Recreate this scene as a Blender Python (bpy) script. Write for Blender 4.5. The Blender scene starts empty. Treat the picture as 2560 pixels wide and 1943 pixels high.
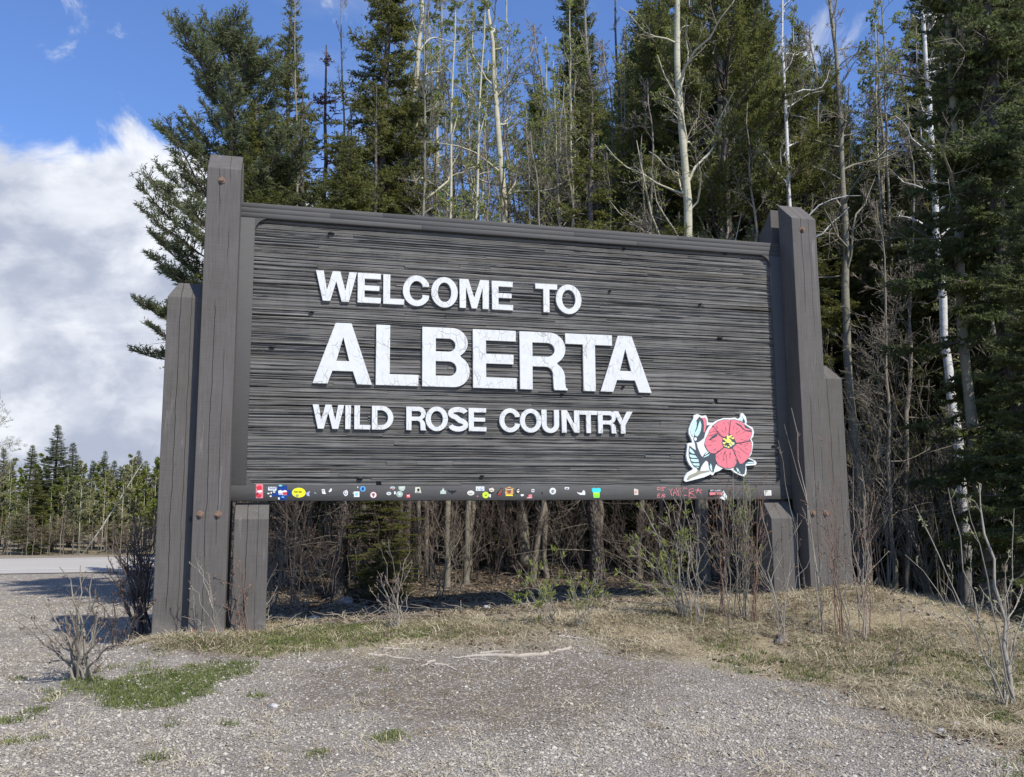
import bpy, math, random
import numpy as np
from mathutils import Matrix, Vector

# ------------------------------------------------------------------ camera, sky, sun
SC = bpy.context.scene
F, PITCH, ROLL, YAW, CAMZ = 2203.0, 0.1385, -0.0068, 0.2557, 1.6
cam = bpy.data.cameras.new('camera'); camo = bpy.data.objects.new('camera', cam)
SC.collection.objects.link(camo); SC.camera = camo
cam.sensor_width = 36; cam.lens = 36 * F / 2560; cam.clip_start = .05; cam.clip_end = 3000
camo.matrix_world = Matrix.Translation((0, 0, CAMZ)) @ Matrix.Rotation(math.pi/2 + PITCH, 4, 'X') @ Matrix.Rotation(ROLL, 4, 'Z')
SUN_AZ, SUN_EL = math.radians(43), math.radians(49)      # azimuth from -Y towards +X
sdir = Vector((math.sin(SUN_AZ)*math.cos(SUN_EL), -math.cos(SUN_AZ)*math.cos(SUN_EL), math.sin(SUN_EL)))
world = bpy.data.worlds.new('World'); SC.world = world; world.use_nodes = True
sun = bpy.data.lights.new('sun', 'SUN'); sun.energy = 4.3; sun.angle = math.radians(.53); sun.color = (1, .95, .87)
suno = bpy.data.objects.new('sun', sun); SC.collection.objects.link(suno)
suno.rotation_euler = sdir.to_track_quat('Z', 'Y').to_euler()
SC.view_settings.view_transform = 'Standard'; SC.view_settings.look = 'None'
SC.view_settings.exposure = 0.38; SC.view_settings.gamma = 1; SC.view_settings.use_curve_mapping = False
SC.render.engine = 'CYCLES'
SC.cycles.max_bounces = 4; SC.cycles.diffuse_bounces = 2; SC.cycles.glossy_bounces = 2

def world_nodes():
    nt = world.node_tree; N = nt.nodes; L = nt.links; N.clear()
    def nd(t, **k):
        n = N.new(t)
        for a, b in k.items(): setattr(n, a, b)
        return n
    def mth(op, a, b=None, clamp=False):
        n = nd('ShaderNodeMath', operation=op, use_clamp=clamp)
        for i, v in enumerate((a, b)):
            if v is None: continue
            if isinstance(v, (int, float)): n.inputs[i].default_value = v
            else: L.new(v, n.inputs[i])
        return n.outputs[0]
    def noise(vec, scale, detail, rough, dist=0):
        n = nd('ShaderNodeTexNoise'); n.inputs['Scale'].default_value = scale
        n.inputs['Detail'].default_value = detail; n.inputs['Roughness'].default_value = rough
        n.inputs['Distortion'].default_value = dist
        L.new(vec, n.inputs['Vector']); return n.outputs['Fac']
    def mrange(v, a, b, c=0, d=1, smooth=True):
        n = nd('ShaderNodeMapRange'); n.interpolation_type = 'SMOOTHSTEP' if smooth else 'LINEAR'
        L.new(v, n.inputs[0])
        for i, x in enumerate((a, b, c, d)): n.inputs[i+1].default_value = x
        return n.outputs[0]
    sky = nd('ShaderNodeTexSky', sky_type='NISHITA'); sky.sun_disc = False
    sky.sun_elevation = SUN_EL; sky.sun_rotation = math.pi - SUN_AZ
    sky.air_density = 1.0; sky.dust_density = .25; sky.ozone_density = 3.0
    tc = nd('ShaderNodeTexCoord'); v = tc.outputs['Generated']
    sep = nd('ShaderNodeSeparateXYZ'); L.new(v, sep.inputs[0]); z = sep.outputs[2]
    mp = nd('ShaderNodeMapping'); mp.inputs['Scale'].default_value = (1, 1, 1.5); L.new(v, mp.inputs[0]); vs = mp.outputs[0]
    big = noise(vs, 6.2, 10, .60, .45)
    bank = nd('ShaderNodeVectorMath', operation='DOT_PRODUCT')
    a = math.radians(-36)
    bank.inputs[1].default_value = (math.sin(a), math.cos(a), 0); L.new(v, bank.inputs[0])
    bk = mth('MULTIPLY', mrange(bank.outputs['Value'], .83, .91), mrange(z, .415, .315))
    low = mrange(z, .34, .10)
    big = mth('ADD', mth('MULTIPLY', mth('SUBTRACT', big, .5), 1.5), .46); s = mth('ADD', big, mth('MULTIPLY', bk, .52)); s = mth('ADD', s, mth('MULTIPLY', low, .12))
    cum = mrange(s, .60, .80)
    mp2 = nd('ShaderNodeMapping'); mp2.inputs['Scale'].default_value = (1, 1.3, 2.2); mp2.inputs['Rotation'].default_value = (.3, .5, .4); L.new(v, mp2.inputs[0])
    wisp = mrange(noise(mp2.outputs[0], 3.3, 8, .6, .6), .50, .80, 0, .32)
    cover = mth('MAXIMUM', cum, wisp)
    sh1 = noise(vs, 8.5, 7, .55, .2)
    shade = mrange(sh1, .38, .62)
    edge = mrange(s, .75, 1.1, 1, 0)
    br = mth('ADD', mth('MULTIPLY', shade, .7), mth('MULTIPLY', edge, .45), True)
    cc = nd('ShaderNodeMix', data_type='RGBA'); L.new(br, cc.inputs[0])
    cc.inputs[6].default_value = (2.75, 3.05, 3.85, 1); cc.inputs[7].default_value = (5.6, 5.8, 6.2, 1)
    tint = nd('ShaderNodeMix', data_type='RGBA', blend_type='MULTIPLY'); tint.inputs[0].default_value = 1
    L.new(sky.outputs[0], tint.inputs[6]); tint.inputs[7].default_value = (.78, .92, 1.22, 1)
    mx = nd('ShaderNodeMix', data_type='RGBA'); L.new(cover, mx.inputs[0]); L.new(tint.outputs[2], mx.inputs[6]); L.new(cc.outputs[2], mx.inputs[7])
    bg = nd('ShaderNodeBackground'); bg.inputs['Strength'].default_value = .13; L.new(mx.outputs[2], bg.inputs[0])
    out = nd('ShaderNodeOutputWorld'); L.new(bg.outputs[0], out.inputs[0])
world_nodes()

# ------------------------------------------------------------------ image <-> world helpers (used to measure the place)
def ray(px, py):
    x, y = px - 1280, py - 971.5
    c, s = math.cos(-ROLL), math.sin(-ROLL); x, y = c*x - s*y, s*x + c*y
    c, s = math.cos(PITCH), math.sin(PITCH)
    u = -y
    return np.array([x, F*c - u*s, F*s + u*c]) / F
def proj_arr(P):
    c, s = math.cos(PITCH), math.sin(PITCH)
    x, y, z = P[..., 0], P[..., 1], P[..., 2] - CAMZ
    d = np.maximum(y*c + z*s, .01); u = -y*s + z*c
    X = F*x/d; Y = -F*u/d
    c, s = math.cos(ROLL), math.sin(ROLL)
    return 1280 + c*X - s*Y, 971.5 + s*X + c*Y
def at(px, py, Y):
    r = ray(px, py); t = Y / r[1]
    return np.array([r[0]*t, Y, CAMZ + r[2]*t])
UX = np.array([math.cos(YAW), math.sin(YAW)]); NX = np.array([-math.sin(YAW), math.cos(YAW)])
P0 = np.array([-3.1203, 10.3669]); Z0 = CAMZ + .3234
W_, H_ = 7.0336, 3.2523
def to_sign(x, y):
    return (x-P0[0])*UX[0] + (y-P0[1])*UX[1], (x-P0[0])*NX[0] + (y-P0[1])*NX[1]
def from_sign(a, d):
    return P0[0] + a*UX[0] + d*NX[0], P0[1] + a*UX[1] + d*NX[1]
def sign_uv(px, py, dep=0.0):
    r = ray(px, py)
    q = P0 + dep*NX
    t = (q @ NX) / (r[0]*NX[0] + r[1]*NX[1])
    x, y = r[0]*t, r[1]*t
    return (x-P0[0])*UX[0] + (y-P0[1])*UX[1], CAMZ + r[2]*t - Z0

def sstep(x, a, b):
    t = np.clip((x-a)/(b-a), 0, 1); return t*t*(3-2*t)
def vnoise(x, y, seed=0):
    xi, yi = np.floor(x).astype(np.int64), np.floor(y).astype(np.int64); fx, fy = x-xi, y-yi
    fx, fy = fx*fx*(3-2*fx), fy*fy*(3-2*fy)
    def hsh(i, j):
        h = (i*374761393 + j*668265263 + seed*974634777) & 0xffffffff
        h = ((h ^ (h >> 13)) * 1274126177) & 0xffffffff
        return ((h ^ (h >> 16)) & 0xffff) / 65535.0
    return (hsh(xi, yi)*(1-fx) + hsh(xi+1, yi)*fx)*(1-fy) + (hsh(xi, yi+1)*(1-fx) + hsh(xi+1, yi+1)*fx)*fy
def fbm(x, y, seed=0, oct=4):
    s = 0; a = .5
    for i in range(oct):
        s = s + a*(vnoise(x, y, seed+i)-.5); x = x*2.03+7.1; y = y*2.03+3.7; a *= .5
    return s
ROAD_Y, ROAD_S = 26.75, .1746
def hbase(x, y):
    x = np.asarray(x, float); y = np.asarray(y, float)
    a, t = to_sign(x, y)
    side = sstep(a, -2.1, -.6)
    ridge = .23 + .19*sstep(a, 0, 7)
    h = ridge*sstep(t, -3.6, -.45)*side
    h = h + .15*np.exp(-((a-7.6)**2 + (t+.75)**2)/.8) + .05*np.exp(-((a+.5)**2*1.2 + (t+.7)**2*3)/.5)
    h = h - .12*sstep(t, .8, 2.6)*sstep(t, 7, 4)*side
    h = h + (.13*np.clip(t-6.5, 0, 28))*sstep(x/np.maximum(y, 1), -.26, -.06)
    ditch = sstep(a, 8.6, 11.0)
    h = h - ditch*.75*sstep(t, -5.5, -1.5)*sstep(t, 9, 3)
    h = h + .10*fbm(x*.35, y*.35, 5)*sstep(y, 4, 9)
    v = y - (ROAD_Y + x*ROAD_S); h = h*(1-sstep(v, -2.2, -.4)*sstep(v, 11.5, 9.4))
    return h
def hgt(x, y):
    x = np.asarray(x, float); y = np.asarray(y, float)
    a, t = to_sign(x, y)
    rough = .25 + .75*sstep(t, -1.4, .4)*sstep(a, -2, 0)
    v = y - (ROAD_Y + x*ROAD_S); on = 1-sstep(v, -1.2, -.2)*sstep(v, 10.3, 9.2)
    return hbase(x, y) + on*(rough*(.045*fbm(x*1.9, y*1.9, 11) + .03*fbm(x*6, y*6, 21, 3)) + .012*fbm(x*14, y*14, 31, 2))
def ground_at(px, py):
    r = ray(px, py); t = 1.0
    ts = np.concatenate([np.linspace(2, 40, 800), np.linspace(40, 200, 600)])
    z = CAMZ + r[2]*ts; h = hgt(r[0]*ts, r[1]*ts)
    i = np.argmax(z < h) if (z < h).any() else len(ts)-1
    t = ts[i]; return np.array([r[0]*t, r[1]*t, float(h[i])])

# ------------------------------------------------------------------ mesh / object helpers
COL = SC.collection
def mesh(name, V, Fc, mats=None, midx=None, smooth=False):
    V = np.asarray(V, np.float32).reshape(-1, 3); Fc = np.asarray(Fc, np.int32)
    me = bpy.data.meshes.new(name)
    k = Fc.shape[1]; n = len(Fc)
    me.vertices.add(len(V)); me.vertices.foreach_set('co', V.ravel())
    me.loops.add(n*k); me.loops.foreach_set('vertex_index', Fc.ravel())
    me.polygons.add(n); me.polygons.foreach_set('loop_start', np.arange(0, n*k, k, dtype=np.int32))
    me.polygons.foreach_set('loop_total', np.full(n, k, np.int32))
    if smooth: me.polygons.foreach_set('use_smooth', np.ones(n, bool))
    for m in (mats or []): me.materials.append(m)
    if midx is not None: me.polygons.foreach_set('material_index', np.asarray(midx, np.int32))
    me.update(calc_edges=True); return me
def link(name, data, parent=None, loc=None, **props):
    o = bpy.data.objects.new(name, data); COL.objects.link(o)
    if parent is not None: o.parent = parent
    if loc is not None: o.location = loc
    for k, v in props.items(): o[k] = v
    return o
def empty(name, loc, rz=0, label=None, cat=None, group=None):
    o = link(name, None, None, loc); o.rotation_euler = (0, 0, rz); o.empty_display_size = .2
    if label: o['label'] = label
    if cat: o['category'] = cat
    if group: o['group'] = group
    return o
def tag(o, label, cat, group=None):
    o['label'] = label; o['category'] = cat
    if group: o['group'] = group
    return o
def box(x0, x1, y0, y1, z0, z1):
    V = [(x, y, z) for x in (x0, x1) for y in (y0, y1) for z in (z0, z1)]
    Fc = [(0, 1, 3, 2), (4, 6, 7, 5), (0, 4, 5, 1), (2, 3, 7, 6), (0, 2, 6, 4), (1, 5, 7, 3)]
    return np.array(V, float), np.array(Fc)
def merge(parts):
    V, Fc, o = [], [], 0
    for v, f in parts:
        V.append(v); Fc.append(np.asarray(f)+o); o += len(v)
    return np.concatenate(V), np.concatenate(Fc)
def bevelmod(o, w=.006, seg=2):
    m = o.modifiers.new('bevel', 'BEVEL'); m.width = w; m.segments = seg; m.limit_method = 'ANGLE'
def tubes(P, R, m=3, cap=False):
    """P (N,K,3) polylines, R (N,K) radii -> verts, quads"""
    P = np.asarray(P, float); R = np.asarray(R, float); N, K, _ = P.shape
    T = np.empty_like(P); T[:, 1:-1] = P[:, 2:]-P[:, :-2]; T[:, 0] = P[:, 1]-P[:, 0]; T[:, -1] = P[:, -1]-P[:, -2]
    T /= np.linalg.norm(T, axis=2, keepdims=True)+1e-9
    mean = P[:, -1]-P[:, 0]; mean /= np.linalg.norm(mean, axis=1, keepdims=True)+1e-9
    ref = np.where(np.abs(mean[:, 2:3]) < .8, np.array([[0, 0, 1.]]), np.array([[1., 0, 0]]))[:, None, :]
    A = np.cross(T, ref); A /= np.linalg.norm(A, axis=2, keepdims=True)+1e-9
    B = np.cross(T, A)
    th = np.arange(m)*2*math.pi/m
    ring = A[:, :, None, :]*np.cos(th)[None, None, :, None] + B[:, :, None, :]*np.sin(th)[None, None, :, None]
    V = P[:, :, None, :] + ring*R[:, :, None, None]
    idx = np.arange(N*K*m).reshape(N, K, m)
    a = idx[:, :-1, :]; b = np.roll(a, -1, axis=2); d = idx[:, 1:, :]; c = np.roll(d, -1, axis=2)
    return V.reshape(-1, 3), np.stack([a, b, c, d], -1).reshape(-1, 4)
def norm(v): return v/(np.linalg.norm(v, axis=-1, keepdims=True)+1e-9)
def kids(P, R, rng, M, tmin, tmax, ang, ln, K, wob, up, rr=.55, taper=.35, lenpow=1.0):
    """side shoots of a batch of polylines"""
    N, K0, _ = P.shape
    t = rng.uniform(tmin, tmax, (N, M)); f = t*(K0-1); i = np.minimum(f.astype(int), K0-2); fr = (f-i)[..., None]
    n = np.arange(N)[:, None]
    S = P[n, i]*(1-fr) + P[n, i+1]*fr
    T = norm(P[n, i+1]-P[n, i]); r0 = (R[n, i]*(1-fr[..., 0]) + R[n, i+1]*fr[..., 0])*rr
    rnd = rng.normal(size=S.shape); side = norm(rnd - T*(rnd*T).sum(-1, keepdims=True))
    an = np.radians(rng.uniform(ang[0], ang[1], (N, M)))[..., None]
    D = T*np.cos(an) + side*np.sin(an)
    total = np.linalg.norm(np.diff(P, axis=1), axis=2).sum(1)[:, None]
    Ln = rng.uniform(ln[0], ln[1], (N, M))*total*(1.15-t)**lenpow
    S = S.reshape(-1, 3); D = D.reshape(-1, 3); Ln = Ln.reshape(-1); r0 = r0.reshape(-1)
    Q = [S]; d = D
    for k in range(K-1):
        d = norm(d + rng.normal(size=d.shape)*wob + np.array([0, 0, up]))
        Q.append(Q[-1] + d*(Ln/(K-1))[:, None])
    Q = np.stack(Q, 1); RR = r0[:, None]*np.linspace(1, taper, K)[None]
    return Q, RR
def leaves_on(P, rng, n, size, spread=.02, long=1.6):
    """n small folded leaves per polyline"""
    N, K, _ = P.shape
    t = rng.uniform(.25, 1, (N, n))*(K-1); i = np.minimum(t.astype(int), K-2); fr = (t-i)[..., None]; nn = np.arange(N)[:, None]
    S = (P[nn, i]*(1-fr)+P[nn, i+1]*fr).reshape(-1, 3); T = norm(P[nn, i+1]-P[nn, i]).reshape(-1, 3)
    M = len(S); d = norm(T + rng.normal(size=(M, 3))*.7 + np.array([0, 0, .25])); s = norm(np.cross(d, rng.normal(size=(M, 3))))
    L = (rng.uniform(size[0], size[1], M))[:, None]; w = L/long*.5
    V = np.stack([S, S+d*L*.5+s*w, S+d*L, S+d*L*.5-s*w], 1).reshape(-1, 3)
    return V, np.arange(M*4).reshape(M, 4)

# ------------------------------------------------------------------ materials
class NT:
    def __init__(s, name):
        s.m = bpy.data.materials.new(name); s.m.use_nodes = True; s.t = s.m.node_tree
        s.b = s.t.nodes['Principled BSDF']; s.b.inputs['Roughness'].default_value = .85
        s.b.inputs['Specular IOR Level'].default_value = .25
    def n(s, t, **k):
        x = s.t.nodes.new(t)
        for a, b in k.items(): setattr(x, a, b)
        return x
    def l(s, a, b): s.t.links.new(a, b)
    def obj(s, scale=(1, 1, 1), loc=(0, 0, 0), kind='Object'):
        c = s.n('ShaderNodeTexCoord'); m = s.n('ShaderNodeMapping')
        m.inputs['Scale'].default_value = scale; m.inputs['Location'].default_value = loc
        s.l(c.outputs[kind], m.inputs[0]); return m.outputs[0]
    def noise(s, vec, scale=1, detail=5, rough=.55, dist=0):
        x = s.n('ShaderNodeTexNoise')
        for k, v in (('Scale', scale), ('Detail', detail), ('Roughness', rough), ('Distortion', dist)): x.inputs[k].default_value = v
        s.l(vec, x.inputs['Vector']); return x.outputs['Fac']
    def ramp(s, f, *st):
        r = s.n('ShaderNodeValToRGB'); s.l(f, r.inputs[0]); e = r.color_ramp.elements
        while len(e) < len(st): e.new(.5)
        for q, (p, c) in zip(e, st):
            q.position = p; q.color = (*c, 1) if len(c) == 3 else c
        return r.outputs[0]
    def mix(s, f, a, b, mode='MIX'):
        x = s.n('ShaderNodeMix', data_type='RGBA', blend_type=mode)
        for i, v in ((0, f), (6, a), (7, b)):
            if isinstance(v, (int, float)): x.inputs[i].default_value = v
            elif isinstance(v, tuple): x.inputs[i].default_value = (*v, 1)
            else: s.l(v, x.inputs[i])
        return x.outputs[2]
    def math(s, op, a, b=0.0, clamp=False):
        x = s.n('ShaderNodeMath', operation=op, use_clamp=clamp)
        for i, v in enumerate((a, b)):
            if isinstance(v, (int, float)): x.inputs[i].default_value = v
            else: s.l(v, x.inputs[i])
        return x.outputs[0]
    def bump(s, h, strength=.5, dist=.01, prev=None):
        x = s.n('ShaderNodeBump'); x.inputs['Strength'].default_value = strength; x.inputs['Distance'].default_value = dist
        s.l(h, x.inputs['Height'])
        if prev is not None: s.l(prev, x.inputs['Normal'])
        return x.outputs[0]
    def fin(s, col, nrm=None, rough=None):
        if isinstance(col, tuple): s.b.inputs['Base Color'].default_value = (*col, 1)
        else: s.l(col, s.b.inputs['Base Color'])
        if nrm is not None: s.l(nrm, s.b.inputs['Normal'])
        if rough is not None: s.b.inputs['Roughness'].default_value = rough
        return s.m
def flat(name, c, rough=.6, var=.12):
    t = NT(name); v = t.noise(t.obj((6, 6, 6)), 6, 4)
    lo = tuple(x*(1-var) for x in c); hi = tuple(min(1, x*(1+var)) for x in c)
    return t.fin(t.ramp(v, (.3, lo), (.7, hi)), None, rough)

def m_post():
    t = NT('post_stain')
    v = t.obj()
    rnd = t.n('ShaderNodeObjectInfo').outputs['Random']
    off = t.n('ShaderNodeVectorMath', operation='ADD'); t.l(v, off.inputs[0])
    cx = t.n('ShaderNodeCombineXYZ'); t.l(t.math('MULTIPLY', rnd, 37.0), cx.inputs[0]); t.l(t.math('MULTIPLY', rnd, 91.0), cx.inputs[2]); t.l(cx.outputs[0], off.inputs[1])
    ov = off.outputs[0]
    def mp(scale):
        m = t.n('ShaderNodeMapping'); m.inputs['Scale'].default_value = scale; t.l(ov, m.inputs[0]); return m.outputs[0]
    grain = t.noise(mp((60, 60, 2.5)), 1, 6, .7)
    saw = t.noise(mp((3, 3, 110)), 1, 3, .6)
    big = t.noise(mp((2, 2, 1.1)), 1.3, 6, .65)
    stain = t.noise(mp((9, 9, .9)), 1, 6, .7, .5)
    col = t.ramp(grain, (.25, (.062, .055, .048)), (.75, (.132, .119, .105)))
    col = t.mix(t.math('MULTIPLY', t.ramp(big, (.3, (0, 0, 0)), (.75, (1, 1, 1))), .6), col, (.142, .135, .125))
    col = t.mix(t.ramp(stain, (.60, (0, 0, 0)), (.78, (.6, .6, .6))), col, (.30, .29, .27))
    sz_ = t.n('ShaderNodeSeparateXYZ'); t.l(v, sz_.inputs[0])
    dz = t.math('ADD', t.math('MULTIPLY', t.math('ADD', sz_.outputs[2], 1.75), -1.6), t.math('MULTIPLY', t.noise(mp((7, 7, 5)), 1, 6, .7), 1.7))
    col = t.mix(t.ramp(dz, (.45, (0, 0, 0)), (1.0, (.75, .75, .75))), col, (.27, .24, .20))
    kn = t.n('ShaderNodeTexVoronoi'); kn.inputs['Scale'].default_value = 1; t.l(mp((2.6, 2.6, 1.5)), kn.inputs['Vector'])
    col = t.mix(t.ramp(kn.outputs['Distance'], (.03, (.85, .85, .85)), (.075, (0, 0, 0))), col, (.03, .024, .02))
    col = t.mix(t.ramp(saw, (.35, (.22, .22, .22)), (.55, (0, 0, 0))), col, (.06, .052, .05))
    # drying checks that wander up the timber
    sx = t.n('ShaderNodeSeparateXYZ'); t.l(v, sx.inputs[0])
    w1 = t.noise(mp((.01, .01, 1.1)), 1, 5, .6)
    cr = None
    for o_, wd, sc in ((.145, .0032, .10), (.265, .0022, .08)):
        dx = t.math('ABSOLUTE', t.math('SUBTRACT', t.math('ADD', sx.outputs[0], t.math('MULTIPLY', w1, sc)), o_+sc*.5))
        gate = t.ramp(t.noise(mp((.02, .02, .55)), 1+o_*3, 2), (.40, (0, 0, 0)), (.47, (1, 1, 1)))
        c = t.math('MULTIPLY', t.math('LESS_THAN', dx, wd), gate)
        cr = c if cr is None else t.math('MAXIMUM', cr, c)
    front = t.n('ShaderNodeNewGeometry')
    col = t.mix(cr, col, (.008, .007, .007))
    h = t.math('SUBTRACT', t.math('ADD', grain, t.math('MULTIPLY', saw, .9)), t.math('MULTIPLY', cr, 6.0))
    return t.fin(col, t.bump(h, .55, .004), .8)
def m_board(name, lo, hi, fine=150):
    t = NT(name); v = t.obj(); rnd = t.n('ShaderNodeObjectInfo').outputs['Random']
    off = t.n('ShaderNodeVectorMath', operation='ADD'); t.l(v, off.inputs[0])
    cx = t.n('ShaderNodeCombineXYZ'); t.l(t.math('MULTIPLY', rnd, 57.0), cx.inputs[0]); t.l(cx.outputs[0], off.inputs[1]); ov = off.outputs[0]
    def mp(scale):
        m = t.n('ShaderNodeMapping'); m.inputs['Scale'].default_value = scale; t.l(ov, m.inputs[0]); return m.outputs[0]
    g = t.noise(mp((1.6, 2, fine)), 1, 6, .72, .25)
    g2 = t.noise(mp((.8, 2, 46)), 1, 4, .6, .3)
    bl = t.noise(mp((.9, 1, 2.2)), 2.2, 5, .6)
    f = t.math('ADD', t.math('MULTIPLY', g, .6), t.math('MULTIPLY', g2, .4))
    col = t.ramp(f, (.34, tuple(x*.35 for x in lo)), (.46, lo), (.66, hi))
    col = t.mix(t.ramp(bl, (.35, (.45, .45, .45)), (.65, (0, 0, 0))), col, tuple(x*.62 for x in lo))
    col = t.mix(t.math('MULTIPLY', rnd, .22), col, tuple(x*.6 for x in lo), 'MIX')
    gp = t.n('ShaderNodeNewGeometry').outputs['Position']
    w1 = t.noise(gp, .9, 6, .62); m3 = t.n('ShaderNodeMapping'); m3.inputs['Scale'].default_value = (5, 5, .7); t.l(gp, m3.inputs[0]); w2 = t.noise(m3.outputs[0], 1, 6, .65)
    col = t.mix(t.ramp(w1, (.42, (0, 0, 0)), (.66, (.32, .32, .32))), col, t.mix(f, tuple(x*.9 for x in lo), tuple(min(1, x*1.35) for x in hi)))
    col = t.mix(t.ramp(w2, (.52, (0, 0, 0)), (.72, (.28, .28, .28))), col, tuple(x*.5 for x in lo))
    return t.fin(col, t.bump(f, .9, .012), .8)
def m_frame():
    t = NT('frame_stain'); v = t.obj()
    g = t.noise(t.obj((2.5, 2.5, 120)), 1, 5, .65); b = t.noise(v, 2.3, 6, .6)
    s = t.noise(t.obj((14, 14, 1.2)), 1, 6, .7)
    col = t.ramp(g, (.3, (.066, .066, .062)), (.7, (.108, .107, .101)))
    col = t.mix(t.ramp(b, (.4, (.5, .5, .5)), (.7, (0, 0, 0))), col, (.077, .070, .068))
    col = t.mix(t.ramp(s, (.68, (0, 0, 0)), (.80, (.35, .35, .35))), col, (.26, .25, .24))
    return t.fin(col, t.bump(g, .25, .002), .75)
def m_letter():
    t = NT('white_paint'); v = t.obj()
    vo = t.n('ShaderNodeTexVoronoi', feature='DISTANCE_TO_EDGE'); vo.inputs['Scale'].default_value = 1
    wv = t.n('ShaderNodeMapping'); wv.inputs['Scale'].default_value = (13, 8, 5.5)
    nz = t.n('ShaderNodeTexNoise'); nz.inputs['Scale'].default_value = 7; nz.inputs['Detail'].default_value = 5; t.l(v, nz.inputs['Vector'])
    ad = t.n('ShaderNodeVectorMath', operation='MULTIPLY_ADD'); t.l(nz.outputs['Color'], ad.inputs[0]); ad.inputs[1].default_value = (.11, .11, .11); t.l(v, ad.inputs[2])
    t.l(ad.outputs[0], wv.inputs[0]); t.l(wv.outputs[0], vo.inputs['Vector'])
    gate = t.ramp(t.noise(v, 3.1, 3), (.42, (0, 0, 0)), (.60, (1, 1, 1)))
    cr = t.ramp(vo.outputs['Distance'], (.010, (1, 1, 1)), (.045, (0, 0, 0)))
    f = t.mix(1.0, cr, gate, 'MULTIPLY')
    d = t.noise(v, 11, 6, .65)
    col = t.ramp(d, (.3, (.60, .605, .585)), (.62, (.665, .67, .65)))
    col = t.mix(t.math('MULTIPLY', f, .65), col, (.30, .30, .275))
    hh = t.math('SUBTRACT', t.math('MULTIPLY', d, .35), f)
    return t.fin(col, t.bump(hh, .6, .006), .55)
def m_bark(name, lo, hi, mark, amt=.6, zs=34, foot=False):
    t = NT(name)
    a = t.noise(t.obj((7, 7, zs)), 1, 5, .7); b = t.noise(t.obj(), 1.4, 5, .6); c = t.noise(t.obj((30, 30, 8)), 1, 4, .6)
    col = t.ramp(b, (.3, lo), (.7, hi))
    col = t.mix(t.ramp(a, (.56, (0, 0, 0)), (.65, (amt, amt, amt))), col, mark)
    col = t.mix(t.math('MULTIPLY', c, .3), col, tuple(x*.6 for x in lo))
    if foot:
        sp = t.n('ShaderNodeSeparateXYZ'); t.l(t.obj(), sp.inputs[0])
        f = t.ramp(t.math('ADD', t.math('MULTIPLY', sp.outputs[2], .2), t.math('MULTIPLY', b, .5)), (.45, (.9, .9, .9)), (.85, (0, 0, 0)))
        fb = t.ramp(t.noise(t.obj((16, 16, 5)), 1, 5, .7), (.35, (.09, .078, .065)), (.65, (.24, .215, .18)))
        col = t.mix(f, col, fb)
    return t.fin(col, t.bump(t.math('ADD', a, c), .6, .01), .85)
def m_scalybark():
    t = NT('conifer_bark')
    vo = t.n('ShaderNodeTexVoronoi'); vo.inputs['Scale'].default_value = 1; t.l(t.obj((22, 22, 11)), vo.inputs['Vector'])
    a = t.noise(t.obj((9, 9, 5)), 1, 6, .7)
    col = t.ramp(a, (.3, (.075, .062, .052)), (.7, (.21, .185, .165)))
    col = t.mix(t.ramp(vo.outputs['Distance'], (.2, (0, 0, 0)), (.7, (.7, .7, .7))), col, (.05, .04, .034))
    return t.fin(col, t.bump(vo.outputs['Distance'], .8, .03), .9)
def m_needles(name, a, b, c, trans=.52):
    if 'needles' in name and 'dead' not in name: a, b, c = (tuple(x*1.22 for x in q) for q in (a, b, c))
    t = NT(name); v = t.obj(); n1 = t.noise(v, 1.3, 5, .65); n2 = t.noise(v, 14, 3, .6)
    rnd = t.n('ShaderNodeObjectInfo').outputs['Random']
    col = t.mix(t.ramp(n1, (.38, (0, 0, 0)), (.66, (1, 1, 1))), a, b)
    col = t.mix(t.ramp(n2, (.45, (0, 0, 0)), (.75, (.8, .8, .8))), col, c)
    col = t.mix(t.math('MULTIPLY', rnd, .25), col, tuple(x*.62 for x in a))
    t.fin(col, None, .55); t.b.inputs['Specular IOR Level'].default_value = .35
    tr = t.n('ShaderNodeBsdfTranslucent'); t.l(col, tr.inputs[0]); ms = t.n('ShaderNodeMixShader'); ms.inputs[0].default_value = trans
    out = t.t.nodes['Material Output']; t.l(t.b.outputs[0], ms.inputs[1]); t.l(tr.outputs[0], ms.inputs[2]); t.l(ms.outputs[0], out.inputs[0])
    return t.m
def m_var(name, a, b, rough=.8, spec=.2, pw=1.0):
    """colour differs from piece to piece (instances)"""
    t = NT(name); rnd = t.n('ShaderNodeObjectInfo').outputs['Random']
    n = t.noise(t.obj(), 9, 3)
    col = t.mix(t.math('POWER', rnd, pw), a, b); col = t.mix(t.ramp(n, (.35, (.35, .35, .35)), (.65, (0, 0, 0))), col, tuple(x*.6 for x in a))
    t.b.inputs['Specular IOR Level'].default_value = spec
    return t.fin(col, None, rough)
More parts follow.
